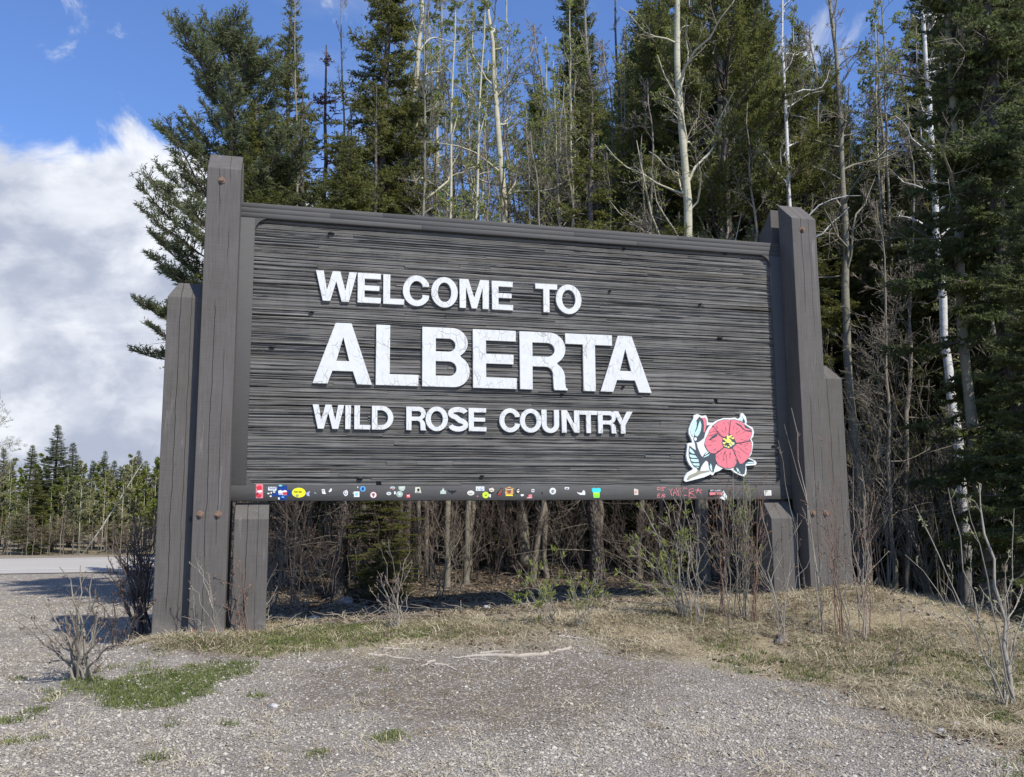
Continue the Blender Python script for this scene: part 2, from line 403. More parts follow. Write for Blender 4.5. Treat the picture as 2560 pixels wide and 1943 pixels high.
def m_ground():
    t = NT('ground_soil'); v = t.obj()
    at_ = t.n('ShaderNodeAttribute'); at_.attribute_name = 'cover'; sp = t.n('ShaderNodeSeparateColor'); t.l(at_.outputs['Color'], sp.inputs[0])
    g, d, li = sp.outputs
    fine = t.n('ShaderNodeTexVoronoi'); fine.inputs['Scale'].default_value = 55; t.l(v, fine.inputs['Vector'])
    fine2 = t.n('ShaderNodeTexVoronoi'); fine2.inputs['Scale'].default_value = 120; t.l(v, fine2.inputs['Vector'])
    hs = t.n('ShaderNodeSeparateColor'); t.l(fine.outputs['Color'], hs.inputs[0])
    hs2 = t.n('ShaderNodeSeparateColor'); t.l(fine2.outputs['Color'], hs2.inputs[0])
    st = t.ramp(hs.outputs[0], (.0, (.15, .130, .108)), (.45, (.27, .245, .21)), (.8, (.38, .355, .31)), (1, (.56, .53, .48)))
    st2 = t.ramp(hs2.outputs[0], (.0, (.14, .12, .10)), (.5, (.28, .25, .215)), (1, (.48, .45, .40)))
    col = t.mix(.5, st, st2)
    patch = t.noise(v, .9, 6, .62)
    col = t.mix(t.ramp(patch, (.35, (0, 0, 0)), (.68, (.55, .55, .55))), col, (.25, .205, .165))
    dm = t.noise(v, 26, 6, .7)
    dirt = t.mix(dm, (.105, .082, .058), (.23, .188, .142))
    dirt = t.mix(t.ramp(hs.outputs[1], (.80, (0, 0, 0)), (.86, (1, 1, 1))), dirt, (.38, .36, .33))
    col = t.mix(d, col, dirt)
    gn = t.noise(v, 40, 6, .75)
    straw = t.ramp(gn, (.3, (.11, .085, .05)), (.52, (.30, .245, .15)), (.72, (.50, .43, .28)))
    col = t.mix(g, col, straw)
    gg = t.math('SUBTRACT', 1.0, at_.outputs['Alpha'])
    col = t.mix(t.math('MULTIPLY', gg, .85), col, t.mix(gn, (.05, .06, .02), (.12, .16, .04)))
    ln = t.n('ShaderNodeTexVoronoi'); ln.inputs['Scale'].default_value = 16; t.l(v, ln.inputs['Vector'])
    ls = t.n('ShaderNodeSeparateColor'); t.l(ln.outputs['Color'], ls.inputs[0])
    lit = t.mix(ls.outputs[0], (.045, .034, .024), (.155, .12, .085))
    col = t.mix(li, col, lit)
    h = t.math('ADD', t.math('MULTIPLY', fine.outputs['Distance'], -1.0), t.math('MULTIPLY', gn, .8))
    return t.fin(col, t.bump(h, .9, .02), .95)
def m_asphalt():
    t = NT('asphalt'); n = t.noise(t.obj(), 30, 5, .7); b = t.noise(t.obj(), .5, 5)
    col = t.mix(n, (.38, .355, .315), (.48, .455, .41)); col = t.mix(t.math('MULTIPLY', b, .4), col, (.26, .25, .235))
    return t.fin(col, t.bump(n, .4, .01), .9)

M = dict(post=m_post(), field=m_board('weathered_board', (.118, .113, .104), (.262, .254, .238)), frame=m_frame(), letter=m_letter(),
         bark=m_scalybark(),
         aspen=m_bark('aspen_bark', (.42, .39, .26), (.60, .57, .43), (.06, .05, .04), foot=True),
         aspen_grey=m_bark('grey_aspen_bark', (.20, .185, .135), (.31, .29, .22), (.05, .045, .035), foot=True),
         birch=m_bark('white_birch_bark', (.58, .57, .53), (.74, .73, .70), (.05, .045, .04), .8, foot=True),
         twig=m_bark('twig_bark', (.17, .145, .11), (.33, .29, .23), (.10, .085, .07), .3, 10),
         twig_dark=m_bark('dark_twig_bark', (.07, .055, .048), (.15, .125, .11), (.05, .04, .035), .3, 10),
         twig_red=m_bark('reddish_twig_bark', (.17, .105, .075), (.30, .20, .15), (.10, .07, .055), .3, 10),
         twig_pale=m_bark('pale_stem_bark', (.22, .195, .155), (.40, .36, .295), (.16, .13, .10), .4, 20),
         spruce=m_needles('spruce_needles', (.110, .126, .036), (.205, .205, .044), (.235, .235, .078)),
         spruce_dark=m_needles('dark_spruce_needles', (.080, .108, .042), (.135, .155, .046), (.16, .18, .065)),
         pine=m_needles('pine_needles', (.110, .135, .068), (.175, .19, .074), (.22, .235, .11)),
         pine_warm=m_needles('yellowish_pine_needles', (.105, .125, .036), (.205, .205, .045), (.24, .235, .07)),
         dead=m_needles('dead_needles', (.16, .062, .030), (.23, .11, .05), (.12, .08, .045)),
         bud=m_needles('spring_leaves', (.24, .30, .05), (.36, .38, .09), (.42, .44, .17), .5),
         bud_pale=m_needles('pale_buds', (.33, .34, .16), (.42, .42, .24), (.28, .26, .14), .3),
         ground=m_ground(), asphalt=m_asphalt(),
         paint=flat('road_paint', (.66, .66, .62)), rust=flat('rusty_steel', (.20, .13, .09), .7, .35),
         stone=m_var('gravel_stone', (.25, .218, .170), (.55, .51, .43), pw=1.4), straw=m_var('dry_straw', (.24, .185, .11), (.66, .58, .40), pw=1.1),
         green=m_var('green_grass', (.075, .105, .025), (.20, .215, .070)), litter=m_var('dead_leaf', (.10, .068, .042), (.34, .26, .18)),
         root=m_bark('bleached_root', (.34, .29, .23), (.52, .46, .38), (.2, .16, .12), .4, 12),
         rock=flat('pale_rock', (.42, .41, .39), .9, .35), knot=flat('dark_knot', (.02, .017, .015)))

# ------------------------------------------------------------------ ground
def axis(a0, a1, f, lo, hi, g=1.13):
    c = list(np.arange(a0, a1+1e-6, f)); s = f; x = a1
    while x < hi: s = min(s*g, 25); x += s; c.append(x)
    s = f; x = a0
    while x > lo: s = min(s*g, 25); x -= s; c.insert(0, x)
    return np.array(c)
def inpoly(px, py, poly):
    r = np.zeros(px.shape, bool); n = len(poly); j = n-1
    for i in range(n):
        xi, yi = poly[i]; xj, yj = poly[j]
        c = ((yi > py) != (yj > py)) & (px < (xj-xi)*(py-yi)/((yj-yi) or 1e-9)+xi)
        r ^= c; j = i
    return r
def region(disp): return [tuple(ground_at(x*1.1573, y*1.1573)[:2]) for x, y in disp]
R_GREEN = region([(195, 1500), (140, 1470), (250, 1475), (300, 1455), (450, 1440), (540, 1436), (520, 1458), (450, 1490), (410, 1512), (330, 1532), (235, 1526)])
R_STRIP = region([(330, 1405), (420, 1368), (570, 1352), (700, 1350), (900, 1345), (1300, 1335), (1500, 1340), (1450, 1372), (1250, 1366), (1100, 1372), (880, 1384), (700, 1405), (560, 1425), (430, 1400)])
R_STRAW = region([(1230, 1345), (1500, 1318), (1720, 1300), (1850, 1302), (2000, 1330), (2212, 1390), (2400, 1450), (2400, 1720), (2180, 1650), (2000, 1560), (1850, 1500), (1650, 1450), (1480, 1420), (1300, 1400)])
R_DIRT = region([(540, 1450), (700, 1418), (900, 1398), (1250, 1388), (1450, 1415), (1540, 1450), (1400, 1510), (1300, 1590), (1000, 1600), (780, 1540), (600, 1510)])
R_DIRT2 = region([(1480, 1440), (1650, 1450), (1900, 1520), (2050, 1600), (2200, 1679), (1950, 1679), (1750, 1560), (1600, 1490)])
R_BANK = region([(390, 1398), (470, 1392), (620, 1420), (500, 1432), (420, 1424)])
def soft(x, y, poly, n=.35, rad=.22, seed=3):
    x2 = x + n*2*fbm(x*1.7, y*1.7, seed, 5); y2 = y + n*2*fbm(x*1.7, y*1.7, seed+50, 5)
    s = np.zeros(x.shape)
    for dx, dy in ((0, 0), (rad, 0), (-rad, 0), (0, rad), (0, -rad), (rad*.7, rad*.7), (-rad*.7, rad*.7), (rad*.7, -rad*.7), (-rad*.7, -rad*.7)):
        s += inpoly(x2+dx, y2+dy, poly)
    return s/9
def masks(x, y):
    a, t = to_sign(x, y)
    gr = np.maximum(soft(x, y, R_STRAW, .4, .25), soft(x, y, R_STRIP, .15, .12, 9))
    dirt = np.maximum(.88*soft(x, y, R_DIRT, .7, .5, 23), np.maximum(.6*soft(x, y, R_DIRT2, .5, .3, 27), soft(x, y, R_BANK, .1, .08, 29)))
    gr = np.maximum(gr, sstep(t+.5*fbm(x*1.7, y*1.7, 93), -1.9, -1.1)*sstep(a, .2, 1.6)*.9); gr = np.maximum(gr, sstep(a + .5*fbm(x*1.1, y*1.1, 91), 7.4, 8.2)*sstep(t, -4.2, -3.2)*.95)
    scrub = sstep(fbm(x*1.3, y*1.3, 77, 5), .02, .20)*.75*sstep(a, -4.5, -3)*sstep(y, 4, 5.5)
    dirt = np.maximum(dirt, .55*scrub)
    lit = sstep(t + .25*fbm(x*3, y*3, 41), -.1, .7)*sstep(a, -1.6, -.5)
    lit = np.maximum(lit, sstep(a, 8.9, 10.2)*sstep(t, -3.2, -1.2))
    far = sstep(y, 33.5, 35.5); gr = np.maximum(gr*(1-lit), far)
    return gr, dirt*(1-gr), lit*(1-far)
xs = axis(-8.5, 8.5, .075, -420, 420); ys = axis(3.0, 15.0, .075, -60, 900)
X, Yg = np.meshgrid(xs, ys, indexing='ij'); Zg = hgt(X, Yg)
nx, ny = X.shape; idx = np.arange(nx*ny).reshape(nx, ny)
gme = mesh('ground', np.stack([X, Yg, Zg], -1).reshape(-1, 3), np.stack([idx[:-1, :-1], idx[1:, :-1], idx[1:, 1:], idx[:-1, 1:]], -1).reshape(-1, 4), [M['ground']], smooth=True)
g_, d_, l_ = masks(X.ravel(), Yg.ravel())
ca = gme.color_attributes.new('cover', 'FLOAT_COLOR', 'POINT')
ca.data.foreach_set('color', np.stack([g_, d_, l_, 1-soft(X.ravel(), Yg.ravel(), R_GREEN, .12, .1, 15)], -1).astype(np.float32).ravel())
link('ground', gme, kind='structure')

# road: edge points measured on the ground, straight and running off to the right behind the wood
def g0(px, py):
    r = ray(px, py); t = CAMZ/(-r[2]); return np.array([r[0]*t, r[1]*t])
rd = np.array([.985, .172])
def strip(name, y_at0, wid, mat, z, x0=-160, x1=200, n=120):
    xx = np.linspace(x0, x1, n); V = []
    for x in xx:
        y = y_at0 + x*rd[1]/rd[0]
        for k in (0, 1): V.append((x, y+k*wid, z))
    V = np.array(V); i = np.arange(n-1)*2
    link(name, mesh(name, V, np.stack([i, i+2, i+3, i+1], -1), [mat]), kind='structure')
ey = ROAD_Y
strip('road', ey, 9.0, M['asphalt'], .02)
strip('edge_line', ey+1.7, .16, M['paint'], .026)
strip('far_edge_line', ey+8.2, .14, M['paint'], .026)

# ------------------------------------------------------------------ loose ground cover scattered as instances
def scatter(name, pts, rot, scl, templates, label, cat, mats):
    """one object: points carrying rot / scl, with real meshes instanced on them"""
    n = len(pts); me = bpy.data.meshes.new(name); me.vertices.add(n); me.vertices.foreach_set('co', np.asarray(pts, np.float32).ravel())
    a = me.attributes.new('rot', 'FLOAT_VECTOR', 'POINT'); a.data.foreach_set('vector', np.asarray(rot, np.float32).ravel())
    a = me.attributes.new('scl', 'FLOAT_VECTOR', 'POINT'); a.data.foreach_set('vector', np.asarray(scl, np.float32).ravel())
    a = me.attributes.new('pick', 'INT', 'POINT'); a.data.foreach_set('value', (np.arange(n) % len(templates)).astype(np.int32))
    o = link(name, me, kind='stuff', label=label); o['category'] = cat
    ng = bpy.data.node_groups.new(name, 'GeometryNodeTree')
    ng.interface.new_socket('Geometry', in_out='INPUT', socket_type='NodeSocketGeometry'); ng.interface.new_socket('Geometry', in_out='OUTPUT', socket_type='NodeSocketGeometry')
    gi = ng.nodes.new('NodeGroupInput'); go = ng.nodes.new('NodeGroupOutput'); j = ng.nodes.new('GeometryNodeJoinGeometry')
    def attr(nm, ty):
        x = ng.nodes.new('GeometryNodeInputNamedAttribute'); x.data_type = ty; x.inputs[0].default_value = nm; return x.outputs[0]
    r = attr('rot', 'FLOAT_VECTOR'); s = attr('scl', 'FLOAT_VECTOR'); p = attr('pick', 'INT')
    for k, tm in enumerate(templates):
        cmp_ = ng.nodes.new('FunctionNodeCompare'); cmp_.data_type = 'INT'; cmp_.operation = 'EQUAL'
        ng.links.new(p, cmp_.inputs[2]); cmp_.inputs[3].default_value = k
        oi = ng.nodes.new('GeometryNodeObjectInfo'); oi.inputs[0].default_value = tm; oi.inputs[1].default_value = True
        ip = ng.nodes.new('GeometryNodeInstanceOnPoints'); ng.links.new(gi.outputs[0], ip.inputs['Points']); ng.links.new(cmp_.outputs[0], ip.inputs['Selection'])
        ng.links.new(oi.outputs['Geometry'], ip.inputs['Instance'])
        e2r = ng.nodes.new('FunctionNodeEulerToRotation'); ng.links.new(r, e2r.inputs[0]); ng.links.new(e2r.outputs[0], ip.inputs['Rotation']); ng.links.new(s, ip.inputs['Scale'])
        ng.links.new(ip.outputs[0], j.inputs[0])
    ng.links.new(j.outputs[0], go.inputs[0])
    m = o.modifiers.new('scatter', 'NODES'); m.node_group = ng
    return o
def tmpl(name, V, Fc, mat):
    return bpy.data.objects.new(name, mesh(name, V, Fc, [mat]))       # not linked: only its mesh is instanced
def pebble(seed):
    rng = np.random.default_rng(seed)
    V, Fc = box(-1, 1, -1, 1, -.6, .6); V = V*rng.uniform(.6, 1.0, V.shape)
    V = np.concatenate([V, [[0, 0, .95], [1.15, 0, 0], [-1.1, 0, 0], [0, 1.2, 0], [0, -1.15, 0]]])
    q = lambda f, c: [(f[i], f[(i+1) % 4], c) for i in range(4)]
    T = q(Fc[5], 8) + q(Fc[1], 9) + q(Fc[0], 10) + q(Fc[3], 11) + q(Fc[2], 12)
    return V*.5, np.array(T)
def tuft(seed, n, h, spread, lay, w=.0035, mn=.3):
    rng = np.random.default_rng(seed); b = rng.normal(size=(n, 3))*spread*.5; b[:, 2] = 0
    az = rng.uniform(0, 6.28, n); L = h*rng.uniform(.45, 1, n); out = np.stack([np.cos(az), np.sin(az), 0*az], -1)
    ly = lay*rng.uniform(mn, 1.2, n)
    p1 = b + out*(L*ly*.45)[:, None] + np.array([0, 0, 1])*(L*.5*(1-ly*.8)).clip(.012)[:, None]
    p2 = b + out*(L*ly*.95)[:, None] + np.array([0, 0, 1])*(L*(1-ly)).clip(.004)[:, None]
    s = np.stack([-np.sin(az), np.cos(az), 0*az], -1)*w
    V = np.stack([b-s, b+s, p1+s*.8, p1-s*.8, p2, p2], 1).reshape(-1, 3); i = np.arange(n)*6
    Fc = np.concatenate([np.stack([i, i+1, i+2, i+3], -1), np.stack([i+3, i+2, i+4, i+5], -1)])
    return V, Fc
def leafm(seed):
    rng = np.random.default_rng(seed); V = []
    for x, w, z in ((-1, .03, .1), (-.45, .55, 0), (.2, .62, .12), (1, .03, .35)):
        V += [(x, -w, z+rng.uniform(0, .45)*w), (x, 0, z-.05), (x, w, z+rng.uniform(0, .45)*w)]
    Fc = [(3*k+j, 3*k+3+j, 3*k+4+j, 3*k+1+j) for k in range(3) for j in range(2)]
    return np.array(V)*.5, np.array(Fc)
RG = np.random.default_rng(7)
def cam_sample(n, x0, x1, y0, y1, power=1.0):
    """more pieces near by, fewer far off"""
    u = RG.uniform(0, 1, n); y = y0*(y1/y0)**(u**power); x = RG.uniform(x0, x1, n)*y
    return x, y
x, y = cam_sample(540000, -.95, .95, 4.2, 24); g_, d_, l_ = masks(x, y)
a_, t_ = to_sign(x, y)
keep = RG.uniform(0, 1, len(x)) < np.clip(1-g_*.93-l_*1.2-d_*.965, .02, 1)*np.clip(.62+1.6*fbm(x*.9, y*.9, 61), .2, 1)
keep &= y < ey-.2 + x*.175
x, y = x[keep], y[keep]; n = len(x)
sz = RG.gamma(2.0, .0025, n)*(1+.10*(y-4.6).clip(0, 9)) + .004; sz = np.minimum(sz, .027)
scatter('gravel', np.stack([x, y, hgt(x, y)+sz*.12], -1), RG.uniform(-.5, 6.28, (n, 3))*np.array([.1, .1, 1]),
        sz[:, None]*RG.uniform(.7, 1.3, (n, 3))*np.array([1.25, 1, .75]), [tmpl('pebble', *pebble(s), M['stone']) for s in range(4)],
        'grey and whitish crushed gravel strewn over the lot', 'gravel', None)
def grass_pts(n, x0, x1, y0, y1, fn, mx=40000):
    x, y = cam_sample(n, x0, x1, y0, y1, .9); k = RG.uniform(0, 1, len(x)) < fn(x, y); return x[k][:mx], y[k][:mx]
def straw_d(x, y):
    g, d, l = masks(x, y); a, t = to_sign(x, y)
    return (1-.93*soft(x, y, R_GREEN, .12, .1, 15))*(np.maximum(g*np.clip(.50+3.6*fbm(x*1.6, y*1.6, 71, 5), .05, 1), (1-l)*.018) + .25*l*sstep(t, 3.5, 0)*sstep(a, -2, 0))*(y < 18)
x, y = grass_pts(120000, -.85, .88, 4.4, 17, straw_d, 60000)
ea, ed = [], []
for a0, a1, d0, d1, m in ((-.98, -.15, -.42, -.30, 260), (-.25, .35, -.22, -.12, 140), (-1.02, -.93, -.3, .2, 80), (7.15, 8.05, -.42, -.33, 320), (6.55, 7.2, -.25, -.14, 140), (7.95, 8.05, -.3, .2, 80)):
    ea.append(RG.uniform(a0-.06, a1+.06, m)); ed.append(RG.uniform(d0-.10, d1, m))
ea, ed = np.concatenate(ea), np.concatenate(ed); ex, ey_ = from_sign(ea, ed); x, y = np.concatenate([x, ex]), np.concatenate([y, ey_]); n = len(x)
scatter('dry_grass', np.stack([x, y, hgt(x, y)-.004], -1), np.stack([RG.normal(0, .15, n), RG.normal(0, .15, n), RG.uniform(0, 6.28, n)], -1),
        RG.uniform(.5, 1.25, n)[:, None]*np.ones((1, 3)), [tmpl('straw_tuft', *tuft(s, 20, .20, .17, .98, .0022, .78), M['straw']) for s in range(3)] + [tmpl('straw_tuft', *tuft(9, 11, .15, .13, .9, .0022, .5), M['straw'])],
        'pale matted dry grass in front of and around the sign posts', 'dry grass', None)
def green_d(x, y):
    g = 1.0*soft(x, y, R_GREEN, .12, .1, 15); s = soft(x, y, R_STRIP, .15, .1, 9)*sstep(x, .4, -1.6)*.55
    w = soft(x, y, R_STRAW, .4, .2)*(fbm(x*1.4, y*1.4, 81) > .07)*.35
    sp = (fbm(x*2.3, y*2.3, 87, 5) > .21)*.3*(x < -.6)*(y < 9)
    return np.maximum(np.maximum(g, s), np.maximum(w, sp))
x, y = grass_pts(90000, -.66, .68, 4.6, 15, green_d); n = len(x)
ing = soft(x, y, R_GREEN, .1, .1, 15)
scatter('green_grass', np.stack([x, y, hgt(x, y)-.004], -1), np.stack([RG.normal(0, .1, n), RG.normal(0, .1, n), RG.uniform(0, 6.28, n)], -1),
        (RG.uniform(.5, 1.1, n)*(1-.25*ing))[:, None]*np.ones((1, 3)), [tmpl('grass_tuft', *tuft(s+20, 16, .085, .07, .45, .003), M['green']) for s in range(3)],
        'short fresh green grass in patches between gravel and dry grass', 'grass', None)
def lit_d(x, y):
    g, d, l = masks(x, y); return np.maximum(l*.9, .22*g*(fbm(x*1.9, y*1.9, 97) > -.02))*(y < 34)
x, y = grass_pts(70000, -.5, .72, 6, 33, lit_d); n = len(x)
scatter('leaf_litter', np.stack([x, y, hgt(x, y)+.006], -1), np.stack([RG.normal(0, .45, n), RG.normal(0, .45, n), RG.uniform(0, 6.28, n)], -1),
        (RG.uniform(.035, .085, n))[:, None]*np.array([[1, .8, 1]]), [tmpl('dead_leaf', *leafm(s), M['litter']) for s in range(4)],
        'brown dead leaves covering the forest floor behind the sign', 'leaf litter', None)
# fallen sticks on the forest floor: one mass of thin pieces
x, y = grass_pts(9000, -.4, .7, 9.5, 28, lambda x, y: masks(x, y)[2], 2600); n = len(x)
az = RG.uniform(0, 6.28, n); L = RG.gamma(2, .22, n); z = hgt(x, y); tt = np.linspace(0, 1, 4)
P = np.stack([x[:, None]+np.cos(az)[:, None]*L[:, None]*tt, y[:, None]+np.sin(az)[:, None]*L[:, None]*tt, z[:, None]+.02+RG.uniform(0, .14, (n, 1))*tt+RG.normal(0, .02, (n, 4))], -1)
V, Fc = tubes(P, RG.uniform(.004, .013, (n, 1))*np.linspace(1, .4, 4)[None], 3)
link('fallen_twigs', mesh('fallen_twigs', V, Fc, [M['twig']]), kind='stuff', label='thin fallen sticks lying on the shaded forest floor', category='twigs')

# ------------------------------------------------------------------ the sign
SIGN = empty('welcome_sign', (P0[0], P0[1], Z0), YAW, 'huge dark brown timber welcome sign with white raised letters and a pink rose', 'sign')
def local_ground(a, d):
    x, y = from_sign(a, d); return float(hgt(x, y)) - Z0
PW, PD = .38, .338
def post(name, a0, d0, zt, chz, chd, back=False, out=0, w=PW, d=PD, label=None, bolts=()):
    """timber: x a0..a0+w, y d0..d0+d, front top at zt, sloped top rising chz over chd; out = outer side also sloped"""
    zb = min(local_ground(a0, d0), local_ground(a0+w, d0+d)) - .35
    o = link('post', None, SIGN, (a0, d0, 0)) if False else None
    iL = out if out > 0 else 0; iR = -out if out < 0 else 0
    f, b = (0, chd) if not back else (d, d-chd)
    V = [(0, 0, zb), (w, 0, zb), (w, d, zb), (0, d, zb)]
    if not back:
        zf, zk = zt, zt
        V += [(0, 0, zt), (w, 0, zt), (w, d, zt+chz if iR == 0 and chd >= d else zt+(chz if iR == 0 else 0)), (0, d, zt+(chz if iL == 0 else 0))]
        V += [(iL, chd, zt+chz), (w-iR, chd, zt+chz), (w-iR, d, zt+chz), (iL, d, zt+chz)]
        F_ = [(0, 3, 2, 1), (0, 1, 5, 4)]
        if chd >= d-1e-6 and not out:
            V = V[:4] + [(0, 0, zt), (w, 0, zt), (w, d, zt+chz), (0, d, zt+chz)]
            F_ += [(4, 5, 6, 7), (1, 2, 6, 5), (3, 0, 4, 7), (2, 3, 7, 6)]
        elif not out:
            V = V[:4] + [(0, 0, zt), (w, 0, zt), (w, chd, zt+chz), (0, chd, zt+chz), (w, d, zt+chz), (0, d, zt+chz)]
            F_ += [(4, 5, 6, 7), (7, 6, 8, 9), (1, 2, 8, 6, 5), (3, 0, 4, 7, 9), (2, 3, 9, 8)]
        elif iL:
            V = V[:4] + [(0, 0, zt), (w, 0, zt), (iL, chd, zt+chz), (w, chd, zt+chz), (0, d, zt), (iL, d, zt+chz), (w, d, zt+chz)]
            F_ += [(4, 5, 7, 6), (6, 7, 10, 9), (4, 6, 9, 8), (1, 2, 10, 7, 5), (3, 0, 4, 8), (2, 3, 8, 9, 10)]
        else:
            V = V[:4] + [(0, 0, zt), (w, 0, zt), (0, chd, zt+chz), (w-iR, chd, zt+chz), (w, d, zt), (0, d, zt+chz), (w-iR, d, zt+chz)]
            F_ += [(4, 5, 7, 6), (6, 7, 10, 9), (5, 8, 10, 7), (1, 2, 8, 5), (3, 0, 4, 6, 9), (2, 3, 9, 10, 8)]
    else:
        V += [(0, 0, zt+chz), (w, 0, zt+chz), (w, d, zt), (0, d, zt)]
        F_ = [(0, 3, 2, 1), (0, 1, 5, 4), (4, 5, 6, 7), (1, 2, 6, 5), (3, 0, 4, 7), (2, 3, 7, 6)]
    me = bpy.data.meshes.new('post'); me.from_pydata(V, [], F_); me.materials.append(M['post']); me.update()
    o = link('post', me, SIGN, (a0, d0, 0)); bevelmod(o, .008, 2)
    if label: o['label'] = label
    for bx, bz in bolts:
        th = np.arange(6)*math.pi/3; w_ = np.arange(16)*math.pi/8
        Vb = []; Fb = []
        for r, y0, y1, ang in ((.040, -.002, -.010, w_), (.023, -.009, -.032, th)):
            s = len(Vb); k = len(ang)
            for yy in (y0, y1):
                Vb += [(bx+r*math.cos(q), yy, bz+r*math.sin(q)) for q in ang]
            Fb += [(s+i, s+(i+1) % k, s+k+(i+1) % k, s+k+i) for i in range(k)] + [tuple(range(s+k, s+2*k))]
        mb = bpy.data.meshes.new('bolt'); mb.from_pydata(Vb, [], Fb); mb.materials.append(M['rust']); mb.update()
        link('bolt', mb, o)
    return o
def bz(px, py): return sign_uv(px, py, -PD)
aL, aR = -.5463, W_+.1545
def bl(lst, a0): return [(u-a0, z) for u, z in (bz(*p) for p in lst)]
post('p', aL, -PD, 3.7138, .2963, PD, label='tall front left timber', bolts=bl([(555, 451), (500.8, 1285.7), (545.5, 1285.7), (485, 1578), (529, 1578)], aL))
post('p', aR, -PD, 3.7128, .2963, PD, label='tall front right timber', bolts=bl([(2006, 574), (2033, 1283), (2065, 1283)], aR))
post('p', aL, .20, 3.7138, .2963, PD, back=True, label='tall rear left timber')
post('p', aR, .20, 3.7128, .2963, PD, back=True, label='tall rear right timber')
SD = -PD + .17
uL, zL = sign_uv(426, 741, SD); uR, zR = sign_uv(2091, 947, SD)
post('p', aL-PW-.012, SD, zL, .21, .17, out=.10, label='shorter outer left timber')
post('p', aR+PW+.012, SD, zR, .21, .17, out=-.12, label='shorter outer right timber')
u1, z1 = sign_uv(585.7, 1298, -.14); u2, z2 = sign_uv(1928, 1296, -.14)
post('p', u1, -.14, z1, -.205-z1, .20, label='short left timber under the board')
post('p', u2, -.14, z2, -.205-z2, .20, label='short right timber under the board')

# frame round the board
FT = .185                                  # rail height
x0, x1 = aL+.06, aR+.32
FD0, FD1 = 0.0, .20
def fbox(name, a0, a1, z0, z1, d0=FD0, d1=FD1, mat='frame', bev=.004):
    v, f = box(0, a1-a0, 0, d1-d0, 0, z1-z0)
    o = link(name, mesh(name, v, f, [M[mat]]), SIGN, (a0, d0, z0)); bevelmod(o, bev, 1); return o
fbox('bottom_rail', x0, x1, -FT, 0)
fbox('stile', x0, 0, .001, H_-.001, .002); fbox('stile', W_, x1, .001, H_-.001, .002)
rr = random.Random(4)
cuts = [[2.05, 5.0], [.9, 4.1], [1.55, 5.6]]
for k in range(3):                         # the top rail is three laminated strips with butt joints
    e = [x0] + cuts[k] + [x1]
    for a, b in zip(e, e[1:]):
        fbox('rail_strip', a+.0008, b-.0008, H_+.001+k*FT/3, H_+(k+1)*FT/3-.0012, rr.uniform(-.0025, .0025), FD1, bev=.001)
Rc = .17
for cx_, cz_, sx_, sz_ in ((0, 0, 1, 1), (W_, 0, -1, 1), (0, H_, 1, -1), (W_, H_, -1, -1)):
    V = [(0, .003, 0)]; n = 10
    for i in range(n+1):
        t = math.pi/2*i/n; V.append((Rc*(1-math.sin(t)), .003, Rc*(1-math.cos(t))))
    V = [(x*sx_, y, z*sz_) for x, y, z in V]
    k = len(V); V += [(x, .066, z) for x, y, z in V]
    F_ = [(0, i, i+1) for i in range(1, k-1)] + [(i, i+1, i+1+k, i+k) for i in range(1, k-1)]
    me = bpy.data.meshes.new('corner_fillet'); me.from_pydata(V, [], F_); me.materials.append(M['frame']); me.update()
    link('corner_fillet', me, SIGN, (cx_, 0, cz_))
fbox('backing', 0, W_, .001, H_-.001, .09, .198, 'frame', .001)

# eroded laminated boards of the sunk field, one object per length of board
rng = np.random.default_rng(12)
zc = 0.0; row = 0
while zc < H_-.02:
    hh = float(rng.uniform(.040, .066)); hh = min(hh, H_-zc)
    if H_-zc-hh < .03: hh = H_-zc
    js = [-.01]; nj = rng.integers(0, 4)
    js += sorted(rng.uniform(.4, W_-.4, nj).tolist()) + [W_+.01]
    for a, b in zip(js, js[1:]):
        if b-a < .12: continue
        nxs = max(3, int((b-a)/.045)); kz = 7
        aa = np.linspace(0, b-a-.002, nxs+1); zz = np.linspace(0, hh-.0035, kz)
        prof = rng.uniform(-.006, .006, kz); prof[0] += .005; prof[-1] += rng.uniform(0, .014)
        for gi in rng.integers(1, kz-1, 2): prof[gi] += rng.uniform(.007, .019)
        A, Zz = np.meshgrid(aa, np.arange(kz), indexing='ij')
        dep = prof[None] + .013*fbm((A+a)*1.3+row*9.1, Zz*.9+row*3.3, 5, 4) + .006*fbm((A+a)*7, Zz*1.4+row*5, 9, 3) + rng.uniform(-.003, .004)
        zj = zz[None] + .022*fbm((A+a)*1.8+row, Zz*.35+row*7, 33, 4)*(np.arange(kz) > -1)
        dep = np.clip(.045+dep, .018, .082)
        top = np.stack([A, dep, zj], -1)
        bk = top[:, [0, kz-1]].copy(); bk[..., 1] = .089
        V = np.concatenate([top, bk], 1); m_ = kz+2; idx = np.arange((nxs+1)*m_).reshape(nxs+1, m_)
        Fq = [np.stack([idx[:-1, i], idx[1:, i], idx[1:, i+1], idx[:-1, i+1]], -1) for i in range(kz-1)]
        Fq += [np.stack([idx[:-1, kz], idx[1:, kz], idx[1:, 0], idx[:-1, 0]], -1), np.stack([idx[:-1, kz-1], idx[1:, kz-1], idx[1:, kz+1], idx[:-1, kz+1]], -1)]
        Fq += [np.array([(idx[r, i], idx[r, i+1], idx[r, i+1], idx[r, i]) for r in (0,) for i in ()]).reshape(-1, 4).astype(int)]
        V = V.reshape(-1, 3)
        link('board', mesh('board', V, np.concatenate(Fq), [M['field']]), SIGN, (a+.001, 0, zc+.0015))
    zc += hh + (.007 if row % 7 == 3 else 0); row += 1
